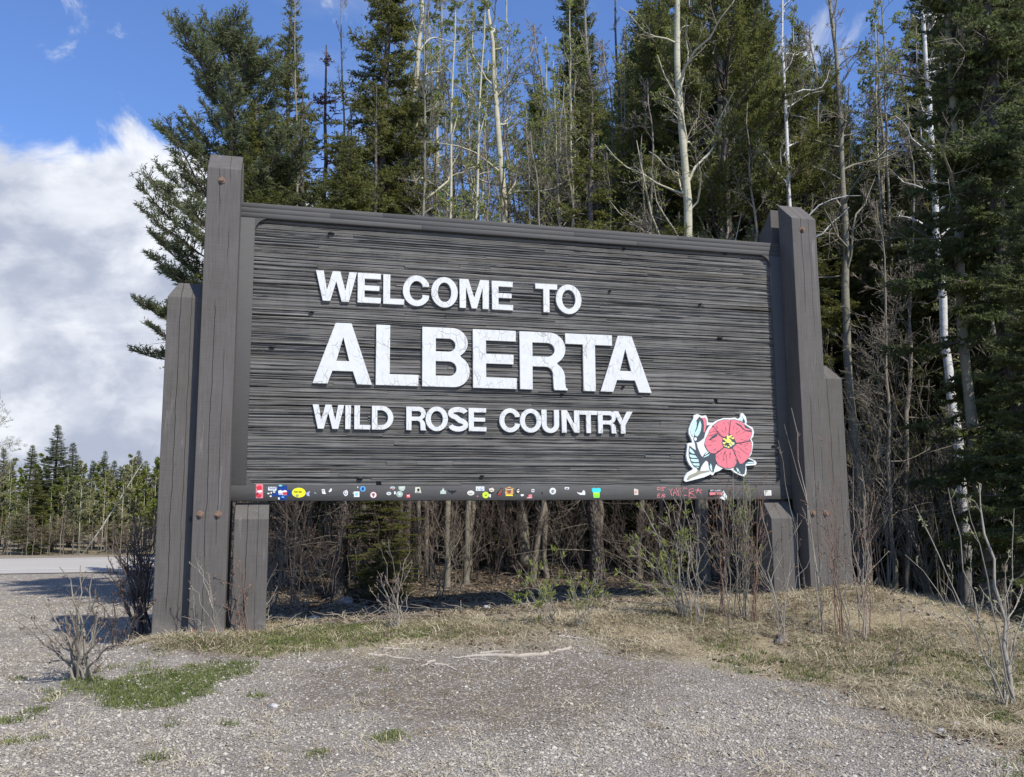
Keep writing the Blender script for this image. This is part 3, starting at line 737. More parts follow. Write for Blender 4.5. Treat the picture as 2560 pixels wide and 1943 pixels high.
for px, py in [(828, 583), (1560, 620), (1812, 636), (780, 780), (1525, 727), (1040, 705), (1405, 985), (1558, 967), (1750, 760), (1800, 845), (900, 1196), (1205, 1190), (1935, 1115), (680, 868), (1440, 838)]:
    u, z = sign_uv(px, py, .04); L = rng.uniform(.025, .05); t = np.arange(7)*2*math.pi/7
    V = [(u+L*math.cos(q)*rng.uniform(.7, 1), .0335-.012, z+L*.33*math.sin(q)) for q in t] + [(u, .012, z)]
    V2 = [(x, .075, zz_) for x, _, zz_ in V[:7]]
    F_ = [(i, (i+1) % 7, 7) for i in range(7)] + [(i, (i+1) % 7, 8+(i+1) % 7, 8+i) for i in range(7)]
    me = bpy.data.meshes.new('knot'); me.from_pydata(V+V2, [], F_); me.materials.append(M['knot']); me.update(); link('knot', me, SIGN)

# flat shapes with holes: filled through a 2D curve, then kept as a mesh facing the viewer
def shape(name, loops, thick, mat, parent, d_back, bev=0.0):
    cu = bpy.data.curves.new('outline', 'CURVE'); cu.dimensions = '2D'; cu.fill_mode = 'BOTH'
    cu.extrude = thick/2-bev; cu.bevel_depth = bev; cu.bevel_resolution = 1
    if bev: cu.offset = -bev
    for lp in loops:
        s = cu.splines.new('POLY'); s.points.add(len(lp)-1)
        for p, (x, y) in zip(s.points, lp): p.co = (x, y, 0, 1)
        s.use_cyclic_u = True
    o = bpy.data.objects.new('outline', cu); me = bpy.data.meshes.new_from_object(o)
    bpy.data.objects.remove(o); bpy.data.curves.remove(cu)
    me.transform(Matrix(((1, 0, 0, 0), (0, 0, -1, d_back-thick/2), (0, 1, 0, 0), (0, 0, 0, 1))))
    me.name = name; me.materials.clear(); me.materials.append(mat if not isinstance(mat, str) else M[mat])
    return link(name, me, parent)
def arc(cx, cy, rx, ry, a0, a1, n=12):
    return [(cx+rx*math.cos(math.radians(a0+(a1-a0)*i/n)), cy+ry*math.sin(math.radians(a0+(a1-a0)*i/n))) for i in range(n+1)]
def thickline(pts, w):
    L, R = [], []
    for i, p in enumerate(pts):
        a = pts[max(i-1, 0)]; b = pts[min(i+1, len(pts)-1)]
        dx, dy = b[0]-a[0], b[1]-a[1]; l = math.hypot(dx, dy) or 1; nx_, ny_ = -dy/l, dx/l
        ww = w if not callable(w) else w(i/(len(pts)-1))
        L.append((p[0]+nx_*ww/2, p[1]+ny_*ww/2)); R.append((p[0]-nx_*ww/2, p[1]-ny_*ww/2))
    return L + R[::-1]
def glyph(c, w, s=.225, hs=.185):
    """outline loops of a heavy grotesque capital of height 1 and width w"""
    if c == 'I': return [[(0, 0), (s, 0), (s, 1), (0, 1)]]
    if c == 'L': return [[(0, 0), (w, 0), (w, hs), (s, hs), (s, 1), (0, 1)]]
    if c == 'E':
        return [[(0, 0), (w, 0), (w, hs), (s, hs), (s, .42), (w*.93, .42), (w*.93, .585), (s, .585), (s, 1-hs), (w*.985, 1-hs), (w*.985, 1), (0, 1)]]
    if c == 'T':
        m = w/2; return [[(m-s/2, 0), (m+s/2, 0), (m+s/2, 1-hs), (w, 1-hs), (w, 1), (0, 1), (0, 1-hs), (m-s/2, 1-hs)]]
    if c == 'A':
        m = w/2; t = s*.56
        def xin(y): return m - t - (m-t)*(1-y)      # outer left at height y
        k = s*1.06
        il = lambda y: xin(y)+k; top = .765
        return [[(0, 0), (k, 0), (il(.21), .21), (w-il(.21), .21), (w-k, 0), (w, 0), (m+t, 1), (m-t, 1)],
                [(il(.375), .375), (m, top), (w-il(.375), .375)]]
    if c == 'W':
        k = s*1.08; a = w*.27; b = w*.5
        return [[(0, 1), (k, 1), (a+.005, .36), (b-k*.5, 1), (b+k*.5, 1), (w-a-.005, .36), (w-k, 1), (w, 1), (w-a+k*.5, 0), (w-a-k*.5, 0), (b, .66), (a+k*.5, 0), (a-k*.5, 0)]]
    if c == 'M':
        k = s*.98; m = w/2
        return [[(0, 0), (k, 0), (k, .72), (m-k*.42, 0), (m+k*.42, 0), (w-k, .72), (w-k, 0), (w, 0), (w, 1), (w-k*1.35, 1), (m, .36), (k*1.35, 1), (0, 1)]]
    if c == 'N': return [[(0, 0), (s, 0), (s, .66), (w-s*1.08, 0), (w, 0), (w, 1), (w-s, 1), (w-s, .36), (s*1.08, 1), (0, 1)]]
    if c == 'Y':
        m = w/2; return [[(m-s/2, 0), (m+s/2, 0), (m+s/2, .38), (w, 1), (w-s*1.12, 1), (m, .57), (s*1.12, 1), (0, 1), (m-s/2, .38)]]
    if c == 'O': return [arc(w/2, .5, w/2, .525, 0, 345, 32), arc(w/2, .5, w/2-s*1.0, .525-hs*1.02, 345, 0, 32)]
    if c == 'C':
        o = arc(w*.53, .5, w*.53, .525, 22, 338, 36); i = arc(w*.53, .5, w*.53-s, .525-hs*1.05, 332, 28, 30)
        return [[(w, .655)] + o[1:-1] + [(w*1.0, .355)] + [(w-s*1.0, .375)] + i[1:-1] + [(w-s*1.0, .64)]]
    if c == 'U':
        r = w/2; return [[(0, 1), (0, .36)] + arc(r, .36, r, .385, 180, 360, 20) + [(w, 1), (w-s, 1), (w-s, .36)] + arc(r, .37, r-s, .385-hs, 360, 180, 16)[1:-1] + [(s, .36), (s, 1)]]
    if c == 'D':
        r = min(.5, w*.62); return [[(0, 0)] + arc(w-r, .5, r, .5, -90, 90, 20) + [(0, 1)], [(s, hs), (s, 1-hs)] + arc(w-r-.02, .5, r-s+.02, .5-hs, 90, -90, 16)]
    if c == 'B':
        return [[(0, 0)] + arc(w-.27, .268, .27, .268, -90, 62, 14) + arc(w-.30, .75, .265, .25, -58, 90, 14) + [(0, 1)],
                [(s, .185), (s, .43)] + arc(w-.35, .3075, .125, .1225, 90, -90, 10), [(s, .595), (s, .815)] + arc(w-.36, .705, .115, .11, 90, -90, 10)]
    if c == 'R':
        leg = [(w-.225, 0), (w+.01, 0), (w+.01, .028), (w-.02, .05), (w-.03, .12), (w-.035, .25), (w-.055, .33), (w-.10, .40), (w-.16, .445)]
        return [[(0, 0), (s, 0), (s, .40), (w-.38, .40)] + arc(w-.38, .27, .13, .13, 90, 10, 6) + [(w-.245, .14), (w-.24, .04)] + leg + arc(w-.31, .72, .29, .28, -62, 90, 16) + [(0, 1)],
                [(s, .575), (s, .815)] + arc(w-.345, .695, .13, .12, 90, -90, 10)]
    if c == 'S':
        r = w*.5-s*.46
        cen = arc(w/2, .755, r, .165, 12, 90, 7) + arc(w/2, .755, r, .165, 90, 250, 12)[1:] + arc(w/2, .265, r, .185, 75, -100, 14) + arc(w/2, .265, r, .185, -100, -168, 6)[1:]
        return [thickline(cen, s*.97)]
Z1 = lambda x, y: (760+x/3.0722, 640+y/3.0722)
Z2 = lambda x, y: (1200+x/3.65, 660+y/3.65)
ROWS = [
    ([('W', Z1(90, 220), Z1(405, 220)), ('E', Z1(413, 240), Z1(593, 240)), ('L', Z1(610, 250), Z1(772, 250)), ('C', Z1(760, 265), Z1(963, 265)), ('O', Z1(978, 280), Z1(1183, 280)), ('M', Z1(1197, 290), Z1(1422, 290)),
      ('E', Z1(1446, 305), Z1(1608, 305)), ('T', Z1(1780, 320), Z1(1948, 320)), ('O', Z1(1937, 335), Z1(2134, 335))], Z1(160, 340), Z1(1870, 433), Z1(90, 103), Z1(1948, 222)),
    ([('A', Z1(70, 740), Z1(527, 740)), ('L', Z1(554, 760), Z1(882, 760)), ('B', Z1(910, 770), Z1(1275, 770)), ('E', Z1(1300, 790), Z1(1635, 790)), ('R', Z1(1660, 800), Z1(2020, 800)), ('T', Z2(785, 900), Z2(1212, 900)),
      ('A', Z2(1097, 900), Z2(1563, 900))], Z1(70, 972), Z2(1560, 1180), Z1(248, 510), Z2(1375, 660)),
    ([('W', Z1(65, 1230), Z1(308, 1230)), ('I', Z1(318, 1230), Z1(363, 1230)), ('L', Z1(387, 1230), Z1(512, 1230)), ('D', Z1(523, 1230), Z1(688, 1230)), ('R', Z1(787, 1250), Z1(940, 1250)), ('O', Z1(935, 1250), Z1(1108, 1250)),
      ('S', Z1(1108, 1250), Z1(1262, 1250)), ('E', Z1(1267, 1260), Z1(1403, 1260)), ('C', Z1(1502, 1260), Z1(1660, 1260)), ('O', Z1(1660, 1265), Z1(1827, 1265)), ('U', Z1(1828, 1270), Z1(1962, 1270)), ('N', Z1(1982, 1270), Z1(2118, 1270)),
      ('T', Z2(913, 1440), Z2(1073, 1440)), ('R', Z2(1080, 1440), Z2(1248, 1440)), ('Y', Z2(1218, 1440), Z2(1397, 1440))], Z1(125, 1325), Z2(1335, 1551), Z1(65, 1140), Z2(1397, 1347))]
for letters, b0, b1, t0, t1 in ROWS:
    zb = (sign_uv(*b0, 0)[1]+sign_uv(*b1, 0)[1])/2; zt = (sign_uv(*t0, 0)[1]+sign_uv(*t1, 0)[1])/2
    Hh = zt-zb
    for k, (c, pl, pr) in enumerate(letters):
        ul, ur = sign_uv(*pl, 0)[0], sign_uv(*pr, 0)[0]
        lp = [[(ul+x*Hh, zb+y*Hh) for x, y in l] for l in glyph(c, (ur-ul)/Hh)]
        shape('letter', lp, (.034+.0004*k), 'letter', SIGN, .048, .003)

# the rose board
def fm(n, c): 
    M[n] = flat(n, c, .55, .06)
for n, c in dict(rose_white=(.74, .76, .73), rose_dark=(.068, .082, .095), rose_pink=(.74, .20, .235), rose_mint=(.53, .74, .70), rose_yellow=(.80, .75, .16), rose_cream=(.75, .74, .45), rose_tan=(.33, .32, .24), rose_line=(.10, .035, .05)).items(): fm(n, c)
def zp(pts, dep=.0): return [sign_uv(1690+x/8.0, 1010+y/8.0, dep) for x, y in pts]
OUT = [(155, 1530), (175, 1450), (240, 1370), (345, 1300), (270, 1220), (225, 1130), (205, 1030), (225, 870), (235, 785), (330, 770), (300, 690), (255, 590), (255, 500), (300, 390), (350, 290), (360, 225), (430, 203), (510, 240), (600, 228), (632, 290), (640, 370), (740, 380), (850, 320), (960, 282), (1090, 285), (1180, 272), (1250, 310), (1290, 260), (1300, 190), (1340, 185), (1400, 260), (1415, 330), (1410, 410), (1530, 470), (1562, 560), (1545, 660), (1505, 700), (1545, 780), (1530, 900), (1510, 1000), (1455, 1080), (1530, 1110), (1590, 1140), (1617, 1185), (1590, 1225), (1400, 1240), (1415, 1310), (1400, 1450), (1340, 1450), (1240, 1410), (1160, 1370), (1110, 1320), (1000, 1310), (940, 1290), (870, 1340), (780, 1370), (740, 1430), (690, 1410), (560, 1470), (400, 1510), (200, 1562)]
DARK = [[(430, 300), (470, 250), (500, 285), (575, 270), (610, 330), (612, 430), (680, 420), (640, 470), (590, 560), (560, 680), (490, 740), (430, 770), (370, 770), (345, 700), (360, 650), (380, 540), (410, 430), (400, 340)],
        [(270, 830), (340, 890), (400, 930), (380, 800), (370, 760), (420, 790), (430, 860), (460, 940), (500, 1030), (530, 1060), (580, 980), (640, 950), (700, 985), (760, 1000), (830, 980), (850, 1200), (800, 1210), (770, 1290), (750, 1370), (700, 1350), (665, 1300), (640, 1160), (600, 1130), (540, 1200), (500, 1270), (480, 1340), (440, 1350), (420, 1290), (350, 1250), (290, 1150), (255, 1040), (252, 930)],
        [(1320, 250), (1375, 330), (1380, 390), (1330, 370)], [(1450, 1100), (1550, 1140), (1565, 1185), (1390, 1200), (1390, 1290), (1370, 1400), (1320, 1410), (1240, 1380), (1150, 1310), (1180, 1200), (1300, 1150)], [(1380, 1150), (1450, 1100), (1500, 1130), (1390, 1200)]]
MINT = [[(385, 290), (412, 370), (405, 470), (370, 560), (345, 660), (300, 610), (290, 540), (310, 440), (350, 340)], [(480, 330), (505, 420), (495, 520), (460, 610), (420, 655), (375, 630), (370, 580), (420, 500), (450, 400)],
        [(275, 880), (330, 930), (375, 990), (330, 1000), (262, 950)], [(262, 1010), (380, 1030), (425, 1080), (320, 1080), (275, 1060)], [(285, 1100), (440, 1105), (455, 1165), (340, 1160), (300, 1140)], [(320, 1185), (465, 1190), (462, 1240), (350, 1230)], [(370, 1255), (450, 1258), (440, 1285)],
        [(565, 1010), (620, 960), (660, 960), (590, 1020)], [(560, 1050), (680, 990), (640, 1040), (545, 1075)], [(690, 1190), (715, 1250), (722, 1360), (690, 1320), (668, 1260)], [(1390, 1190), (1450, 1160), (1550, 1160), (1550, 1185)], [(1200, 1270), (1240, 1300), (1290, 1395), (1220, 1350)], [(1255, 335), (1310, 260), (1340, 300), (1320, 345)]]
PETALS = [[(735, 440), (850, 350), (960, 318), (1090, 322), (1065, 420), (1050, 560), (1040, 640), (960, 660), (900, 640), (820, 560), (800, 500), (760, 460)],
          [(1098, 330), (1160, 318), (1280, 350), (1350, 400), (1380, 480), (1510, 520), (1510, 600), (1480, 690), (1440, 740), (1300, 770), (1200, 775), (1160, 690), (1110, 620), (1065, 600), (1075, 450)],
          [(1215, 800), (1330, 785), (1480, 752), (1508, 800), (1495, 950), (1470, 1030), (1430, 1100), (1330, 1190), (1275, 1200), (1215, 1080), (1170, 960), (1130, 880)],
          [(790, 1010), (860, 960), (960, 880), (1040, 900), (1120, 900), (1165, 1000), (1205, 1090), (1205, 1180), (1160, 1260), (1080, 1285), (960, 1280), (840, 1220), (790, 1120)],
          [(810, 590), (870, 640), (930, 680), (910, 780), (940, 870), (850, 940), (780, 990), (700, 985), (640, 940), (600, 870), (600, 800), (650, 730), (740, 690)],
          [(650, 590), (660, 530), (710, 460), (780, 480), (820, 530), (815, 580), (740, 650), (680, 710), (610, 780), (585, 850), (565, 800), (590, 700)]]
R_ = link('rose_board', None, SIGN); R_['label'] = 'cut-out pink wild rose painted on a white board'; R_.empty_display_size = .1
shape('rose_backboard', [zp(OUT)], .040, 'rose_white', R_, .040, .002)
def blob(n, c, rx, ry, seed=0):
    r = random.Random(seed); return [(c[0]+rx*math.cos(2*math.pi*i/n)*r.uniform(.8, 1.1), c[1]+ry*math.sin(2*math.pi*i/n)*r.uniform(.8, 1.1)) for i in range(n)]
for p in DARK: shape('painted_shadow', [zp(p)], .002, 'rose_dark', R_, -.0002)
flo = [(560, 810), (590, 690), (650, 580), (720, 440), (840, 345), (960, 308), (1095, 315), (1170, 308), (1290, 345), (1370, 410), (1520, 515), (1520, 600), (1480, 710), (1515, 790), (1505, 950), (1440, 1105), (1330, 1200), (1270, 1215), (1170, 1270), (1080, 1295), (950, 1290), (830, 1225), (780, 1120), (785, 1010), (700, 998), (620, 930), (585, 870)]
shape('painted_shadow', [zp(flo)], .0018, 'rose_dark', R_, -.0024)
for p in MINT: shape('painted_leaf', [zp(p)], .0015, 'rose_mint', R_, -.0044)
shape('rose_bud', [zp([(510, 275), (570, 280), (600, 340), (600, 440), (570, 560), (545, 570), (555, 440), (545, 350)])], .0015, 'rose_pink', R_, -.0044)
shape('painted_stem', [zp([(215, 1500), (260, 1430), (330, 1400), (400, 1370), (440, 1320), (480, 1340), (520, 1340), (680, 1330), (670, 1350), (520, 1385), (420, 1430), (300, 1480), (240, 1525)])], .0015, 'rose_tan', R_, -.0024)
shape('bud_highlight', [zp(blob(10, (385, 705), 28, 38))], .0015, 'rose_white', R_, -.0044)
for p in PETALS: shape('petal', [zp(p)], .0015, 'rose_pink', R_, -.0046)
shape('painted_fold', [zp([(1180, 375), (1240, 400), (1300, 430), (1330, 480), (1390, 525), (1500, 530), (1505, 565), (1400, 545), (1320, 500), (1285, 450), (1215, 415)])], .001, 'rose_dark', R_, -.0064)
shape('painted_fold', [zp([(810, 590), (815, 640), (760, 680), (650, 720), (700, 670), (760, 620)])], .001, 'rose_dark', R_, -.0064)
rr = random.Random(3)
lines = [((1060, 600), (1090, 335)), ((1210, 785), (1500, 745)), ((950, 870), (790, 1000)), ((1200, 830), (1460, 1030)), ((975, 900), (1020, 1280)), ((930, 660), (735, 450)), ((640, 640), (800, 590)), ((650, 580), (820, 540)), ((740, 515), (800, 515))]
for k in range(74):
    th = rr.uniform(0, 2*math.pi); r0 = rr.uniform(190, 400); l = rr.uniform(25, 90); ca_, sa_ = math.cos(th), math.sin(th)
    if inpoly(np.array([1050+ca_*(r0+l)]), np.array([765+sa_*(r0+l)*.95]), flo)[0] and r0+l < 440:
        lines.append(((1050+ca_*r0, 765+sa_*r0*.95), (1050+ca_*(r0+l), 765+sa_*(r0+l)*.95)))
loops = []
for (ax, ay), (bx, by) in lines:
    mx_, my_ = (ax+bx)/2+rr.uniform(-6, 6), (ay+by)/2+rr.uniform(-6, 6)
    loops.append(thickline(zp([(ax, ay), (mx_, my_), (bx, by)]), lambda t: .0048*(1-abs(2*t-1)*.55)))
o = shape('painted_vein', loops[:1], .0008, 'rose_line', R_, -.0064)
for l in loops[1:]: shape('painted_vein', [l], .0008, 'rose_line', R_, -.0064-.0002*rr.random())
for k in range(34):
    th = rr.uniform(0, 6.28); r0 = rr.uniform(55, 130)
    shape('stamen', [zp(blob(6, (1055+r0*1.08*math.cos(th), 755+r0*math.sin(th)), rr.uniform(14, 26), rr.uniform(14, 24), k))], .001, 'rose_yellow' if rr.random() < .6 else 'rose_cream', R_, -.0066-k*.0001)
shape('flower_centre', [zp(blob(14, (1045, 740), 58, 48, 5))], .0015, 'rose_yellow', R_, -.0105)

# stickers and graffiti on the bottom rail
PAL = dict(w=(.72, .73, .72), r=(.60, .04, .06), n=(.010, .045, .22), y=(.80, .78, .03), b=(.12, .40, .72), t=(.20, .60, .60), k=(.012, .012, .016), g=(.22, .23, .23), c=(.66, .62, .50), l=(.62, .78, .05), br=(.24, .09, .05), o=(.62, .34, .12), p=(.70, .22, .24), lg=(.45, .55, .46), cy=(.05, .66, .72), gn=(.28, .85, .06), lv=(.38, .40, .70))
for k, c in PAL.items(): M['st_'+k] = flat('sticker_'+k, c, .45, .05)
def T1(x, y): return (620+x/4.254, 1190+y/4.254)
def T2(x, y): return (1080+x/5.027, 1190+y/5.027)
def T3(x, y): return (1460+x/4.424, 1190+y/4.424)
def ell(cx, cy, rx, ry, n=18): return [(cx+rx*math.cos(2*math.pi*i/n), cy+ry*math.sin(2*math.pi*i/n)) for i in range(n)]
def rct(cx, cy, w, h, rot=0):
    c, s = math.cos(math.radians(rot)), math.sin(math.radians(rot))
    return [(cx+x*c-y*s, cy+x*s+y*c) for x, y in ((-w/2, h/2), (w/2, h/2), (w/2, -h/2), (-w/2, -h/2))]
STK = [0]
def sticker(label, T, *layers):
    STK[0] += 1
    first = None
    for k, (pts, col) in enumerate(layers):
        lp = [sign_uv(*T(x, y), 0) for x, y in pts]
        o = shape('sticker' if k == 0 else 'print', [lp], .0016, 'st_'+col, SIGN if k == 0 else first, -.0002-k*.0018)
        if k == 0: first = o; o['label'] = label
    return first
def text(s, T, x, y, hpx, col, parent, level, wide=None, rot=0):
    cu = bpy.data.curves.new('lettering', 'FONT'); cu.body = s; cu.align_x = 'CENTER'; cu.align_y = 'CENTER'; cu.resolution_u = 2
    u, z = sign_uv(*T(x, y), 0); u2, z2 = sign_uv(*T(x, y+hpx), 0)
    cu.size = abs(z-z2)*1.35; cu.offset = cu.size*.02
    o = bpy.data.objects.new('lettering', cu); me = bpy.data.meshes.new_from_object(o); bpy.data.objects.remove(o)
    xs_ = [v.co.x for v in me.vertices]; wd = max(xs_)-min(xs_); k = 1
    if wide: uw = abs(sign_uv(*T(x+wide, y), 0)[0]-u); k = uw/wd
    me.transform(Matrix(((k, 0, 0, u), (0, 0, -1, level), (0, 1, 0, z), (0, 0, 0, 1))))
    me.materials.clear(); me.materials.append(M['st_'+col]); return link('lettering', me, parent)
sticker('torn red and white stickers one above the other', T1, (rct(122, 162, 76, 150), 'p'), (blob(9, (120, 128), 34, 28, 1), 'r'), (blob(8, (124, 165), 30, 14, 2), 'w'), (blob(9, (118, 208), 32, 20, 3), 'r'), (blob(7, (100, 190), 12, 10, 4), 'k'))
s_ = sticker('white rectangular sticker with dark lettering', T1, (rct(258, 136, 88, 38, 1), 'w')); text('TAGAP', T1, 258, 134, 24, 'n', s_, -.003, 76)
sticker('small white scraps below the lettered sticker', T1, (ell(217, 187, 13, 8, 8), 'w')); sticker('small white scrap', T1, (ell(247, 180, 9, 9, 8), 'w')); sticker('small white scrap', T1, (ell(241, 216, 11, 9, 8), 'w'))
sticker('dark blue square stickers set in a cross', T1, ([(317, 102), (417, 102), (417, 152), (468, 152), (468, 212), (412, 212), (412, 254), (318, 254), (318, 216), (254, 216), (262, 158), (317, 158)], 'n'),
        ([(322, 158), (345, 150), (370, 160), (390, 150), (414, 160), (414, 204), (340, 204), (322, 196)], 'w'), ([(366, 175), (414, 172), (416, 200), (375, 200)], 'r'), ([(324, 184), (366, 186), (366, 202), (324, 202)], 'lv'), (ell(345, 104, 20, 10, 10), 't'), (ell(278, 168, 14, 16, 10), 'lg'), (ell(328, 240, 10, 14, 8), 'w'), (rct(370, 226, 26, 16, 8), 'b'))
s_ = sticker('yellow oval sticker with dark script', T1, (ell(540, 178, 73, 52, 28), 'y')); text('Next Idea', T1, 530, 168, 24, 'k', s_, -.003, 84); 
shape('print', [[sign_uv(*T1(x, y), 0) for x, y in ell(523, 207, 17, 15)]], .0016, 'st_g', s_, -.002); shape('print', [[sign_uv(*T1(x, y), 0) for x, y in rct(523, 203, 28, 5)]], .0016, 'st_y', s_, -.0038)
sticker('faded grey fish-tail sticker', T1, ([(618, 182), (660, 160), (650, 190), (655, 218), (625, 208)], 'lv')); sticker('worn grey corner of a sticker', T1, ([(702, 165), (735, 188), (706, 192)], 'g'))
sticker('white block-shaped sticker', T1, ([(783, 143), (815, 140), (818, 165), (830, 192), (800, 192), (790, 188)], 'w'), (rct(800, 158, 14, 12), 'g'))
sticker('white blot sticker', T1, ([(860, 160), (880, 132), (893, 138), (888, 160), (870, 174), (858, 170)], 'w'))
sticker('white hand-shaped sticker', T1, (blob(10, (1040, 183), 26, 34, 3), 'w'), (blob(9, (1038, 178), 16, 22, 5), 'g'), (blob(8, (1038, 176), 9, 14, 5), 'w'))
sticker('white square sticker with a teal blot', T1, (rct(1156, 195, 58, 58), 'w'), (blob(9, (1156, 195), 18, 18, 4), 't')); sticker('tiny white scrap', T1, ([(1112, 188), (1122, 170), (1124, 190)], 'w')); sticker('tiny white dot', T1, (ell(1167, 121, 6, 8, 8), 'w'))
sticker('round light blue sticker', T1, (ell(1221, 138, 29, 29), 'b'), (blob(9, (1221, 138), 14, 20, 2), 'n'))
sticker('round pink-rimmed sticker with a brown emblem', T1, (ell(1333, 203, 35, 34), 'p'), (ell(1333, 203, 31, 30), 'w'), ([(1316, 190), (1334, 182), (1350, 192), (1342, 215), (1332, 228), (1325, 210)], 'br'))
sticker('tilted oval sticker with red and teal print', T1, (ell(1537, 127, 25, 15, 14), 'w'), (rct(1538, 132, 36, 8, -15), 'r'), (rct(1536, 118, 30, 8, -15), 't'))
sticker('small white oval sticker', T1, (ell(1498, 187, 26, 18, 14), 'w'), (ell(1500, 186, 16, 9, 10), 'g'), (ell(1502, 186, 8, 4, 8), 'w')); sticker('small white blot', T1, (ell(1562, 180, 10, 18, 9), 'w'))
sticker('olive shield-shaped sticker', T1, ([(1600, 112), (1670, 108), (1672, 130), (1655, 160), (1625, 158), (1602, 140)], 'lg'), (rct(1636, 128, 46, 14), 'c'))
sticker('round pale green sticker with a ring', T1, (ell(1612, 193, 35, 33), 'lg'), (ell(1612, 193, 27, 25), 'g'), (ell(1612, 193, 23, 21), 'lg'), (blob(7, (1612, 193), 11, 9, 2), 'w'))
sticker('small tilted red square sticker', T1, (rct(1704, 215, 42, 38, -6), 'r'), (rct(1704, 207, 30, 8, -6), 'w'), (rct(1705, 222, 30, 6, -6), 'c'))
sticker('cream rectangular sticker with a dark print', T1, ([(1779, 120), (1828, 118), (1842, 182), (1776, 180)], 'c'), (blob(9, (1812, 148), 15, 17, 3), 'k'), (rct(1808, 170, 40, 5), 'g'))
sticker('pale tree-shaped sticker', T1, ([(2075, 124), (2090, 155), (2105, 160), (2106, 192), (2044, 192), (2046, 158), (2062, 155)], 'lg'), ([(2075, 140), (2086, 165), (2064, 165)], 'w'))
sticker('black spread-wing bird sticker', T1, ([(2118, 140), (2140, 155), (2160, 160), (2172, 152), (2190, 158), (2212, 152), (2218, 160), (2195, 178), (2178, 178), (2180, 192), (2164, 190), (2162, 178), (2138, 170)], 'k'))
sticker('white oval sticker', T2, (ell(487, 215, 45, 31), 'w'), (ell(487, 215, 37, 24), 'c'), (rct(485, 222, 44, 6), 'g'))
sticker('white strip sticker with two circles', T2, (rct(604, 160, 106, 54), 'w'), (ell(580, 160, 19, 19), 'lg'), (ell(626, 160, 19, 19), 'lv'), (ell(580, 160, 10, 10), 'w'), (ell(626, 160, 10, 10), 'w'))
sticker('round lime sticker with a dark tick', T2, (ell(674, 240, 41, 41), 'l'), ([(662, 232), (674, 246), (690, 228), (694, 234), (676, 256), (658, 238)], 'k'), (ell(674, 218, 4, 4, 6), 'g')); sticker('white tab beside the lime sticker', T2, ([(715, 232), (738, 228), (740, 270), (720, 268)], 'w')); sticker('tiny pink scrap', T2, (ell(571, 255, 9, 9, 7), 'p'))
sticker('dark round sticker with a cream band', T2, (blob(14, (745, 184), 38, 38, 6), 'k'), ([(715, 160), (760, 148), (782, 170), (776, 195), (745, 205), (718, 190)], 'c'), (rct(745, 182, 44, 6, 15), 'br'))
sticker('tilted red-brown boot-shaped sticker', T2, ([(862, 150), (886, 150), (886, 200), (870, 240), (815, 242), (812, 215), (840, 190)], 'k'), ([(866, 158), (880, 160), (880, 200), (862, 226), (826, 230), (846, 196)], 'br'), (rct(845, 236, 44, 8, 5), 'r'))
sticker('tan badge-shaped sticker', T2, ([(970, 132), (1000, 150), (1022, 152), (1018, 185), (1022, 215), (1010, 238), (1018, 254), (922, 254), (926, 238), (916, 212), (926, 180), (918, 152), (940, 150)], 'o'), (blob(10, (970, 198), 26, 26, 3), 'br'), (rct(970, 246, 88, 12), 'y'), (rct(970, 172, 70, 10), 'c'), (rct(970, 156, 60, 8), 'br'))
sticker('dark sticker with a cream print', T2, (blob(12, (1078, 190), 36, 40, 8), 'k'), (blob(9, (1082, 190), 20, 26, 2), 'c'), (rct(1088, 184, 40, 8), 'k'))
sticker('small torn white sticker', T2, ([(1110, 235), (1140, 228), (1160, 238), (1140, 256), (1120, 254)], 'w')); sticker('pink boot-shaped sticker', T2, ([(1212, 236), (1256, 232), (1258, 280), (1196, 284), (1190, 268), (1216, 262)], 'p'), (rct(1226, 276, 50, 6), 'c'))
sticker('small white square sticker with a dark ring', T2, (rct(1268, 185, 34, 38, 5), 'w'), (ell(1268, 184, 9, 11, 10), 'k')); sticker('round white sticker with a grey emblem', T2, (ell(1517, 191, 41, 42), 'w'), (blob(8, (1517, 188), 20, 17, 2), 'g'), (rct(1517, 208, 34, 6), 'g'))
sticker('small white rectangular sticker', T2, (rct(1695, 155, 54, 28, 2), 'w'), (ell(1695, 157, 16, 5, 10), 'k')); sticker('white crescent-shaped sticker', T2, ([(1822, 198), (1845, 212), (1885, 212), (1895, 185), (1912, 178), (1926, 205), (1924, 240), (1860, 238), (1830, 218)], 'w')); sticker('small dark scuffed mark', T2, ([(1376, 200), (1392, 210), (1388, 238), (1378, 230)], 'k'))
sticker('turquoise and lime cup-shaped sticker', T2, ([(2010, 190), (2008, 160), (2030, 150), (2065, 156), (2100, 150), (2122, 165), (2118, 195), (2108, 205), (2104, 275), (2030, 275), (2022, 205)], 'cy'), ([(2022, 208), (2108, 208), (2103, 273), (2031, 273)], 'gn'), ([(2030, 215), (2080, 210), (2095, 222), (2040, 228)], 'l'), (blob(7, (2064, 240), 20, 14, 1), 'st' if False else 'gn'))
sticker('small hand-shaped sticker with a red print', T3, ([(552, 150), (562, 138), (572, 146), (598, 150), (600, 210), (556, 210)], 'c'), (blob(8, (574, 176), 14, 18, 2), 'p'), (blob(6, (574, 176), 7, 9, 2), 'c'))
s_ = sticker('black rectangular sticker with a red band', T3, (rct(1455, 190, 158, 78), 'k'), ([(1386, 182), (1526, 178), (1526, 214), (1480, 206), (1386, 214)], 'p')); text('KEY ALASKA', T3, 1458, 163, 17, 'w', s_, -.003, 126)
sticker('white peeling paper over the black sticker', T3, ([(1540, 160), (1588, 232), (1565, 272), (1502, 246)], 'w')); sticker('blank white square sticker', T3, ([(1990, 162), (2070, 158), (2073, 216), (1996, 220)], 'w'), (rct(2030, 190, 60, 42), 'c'))
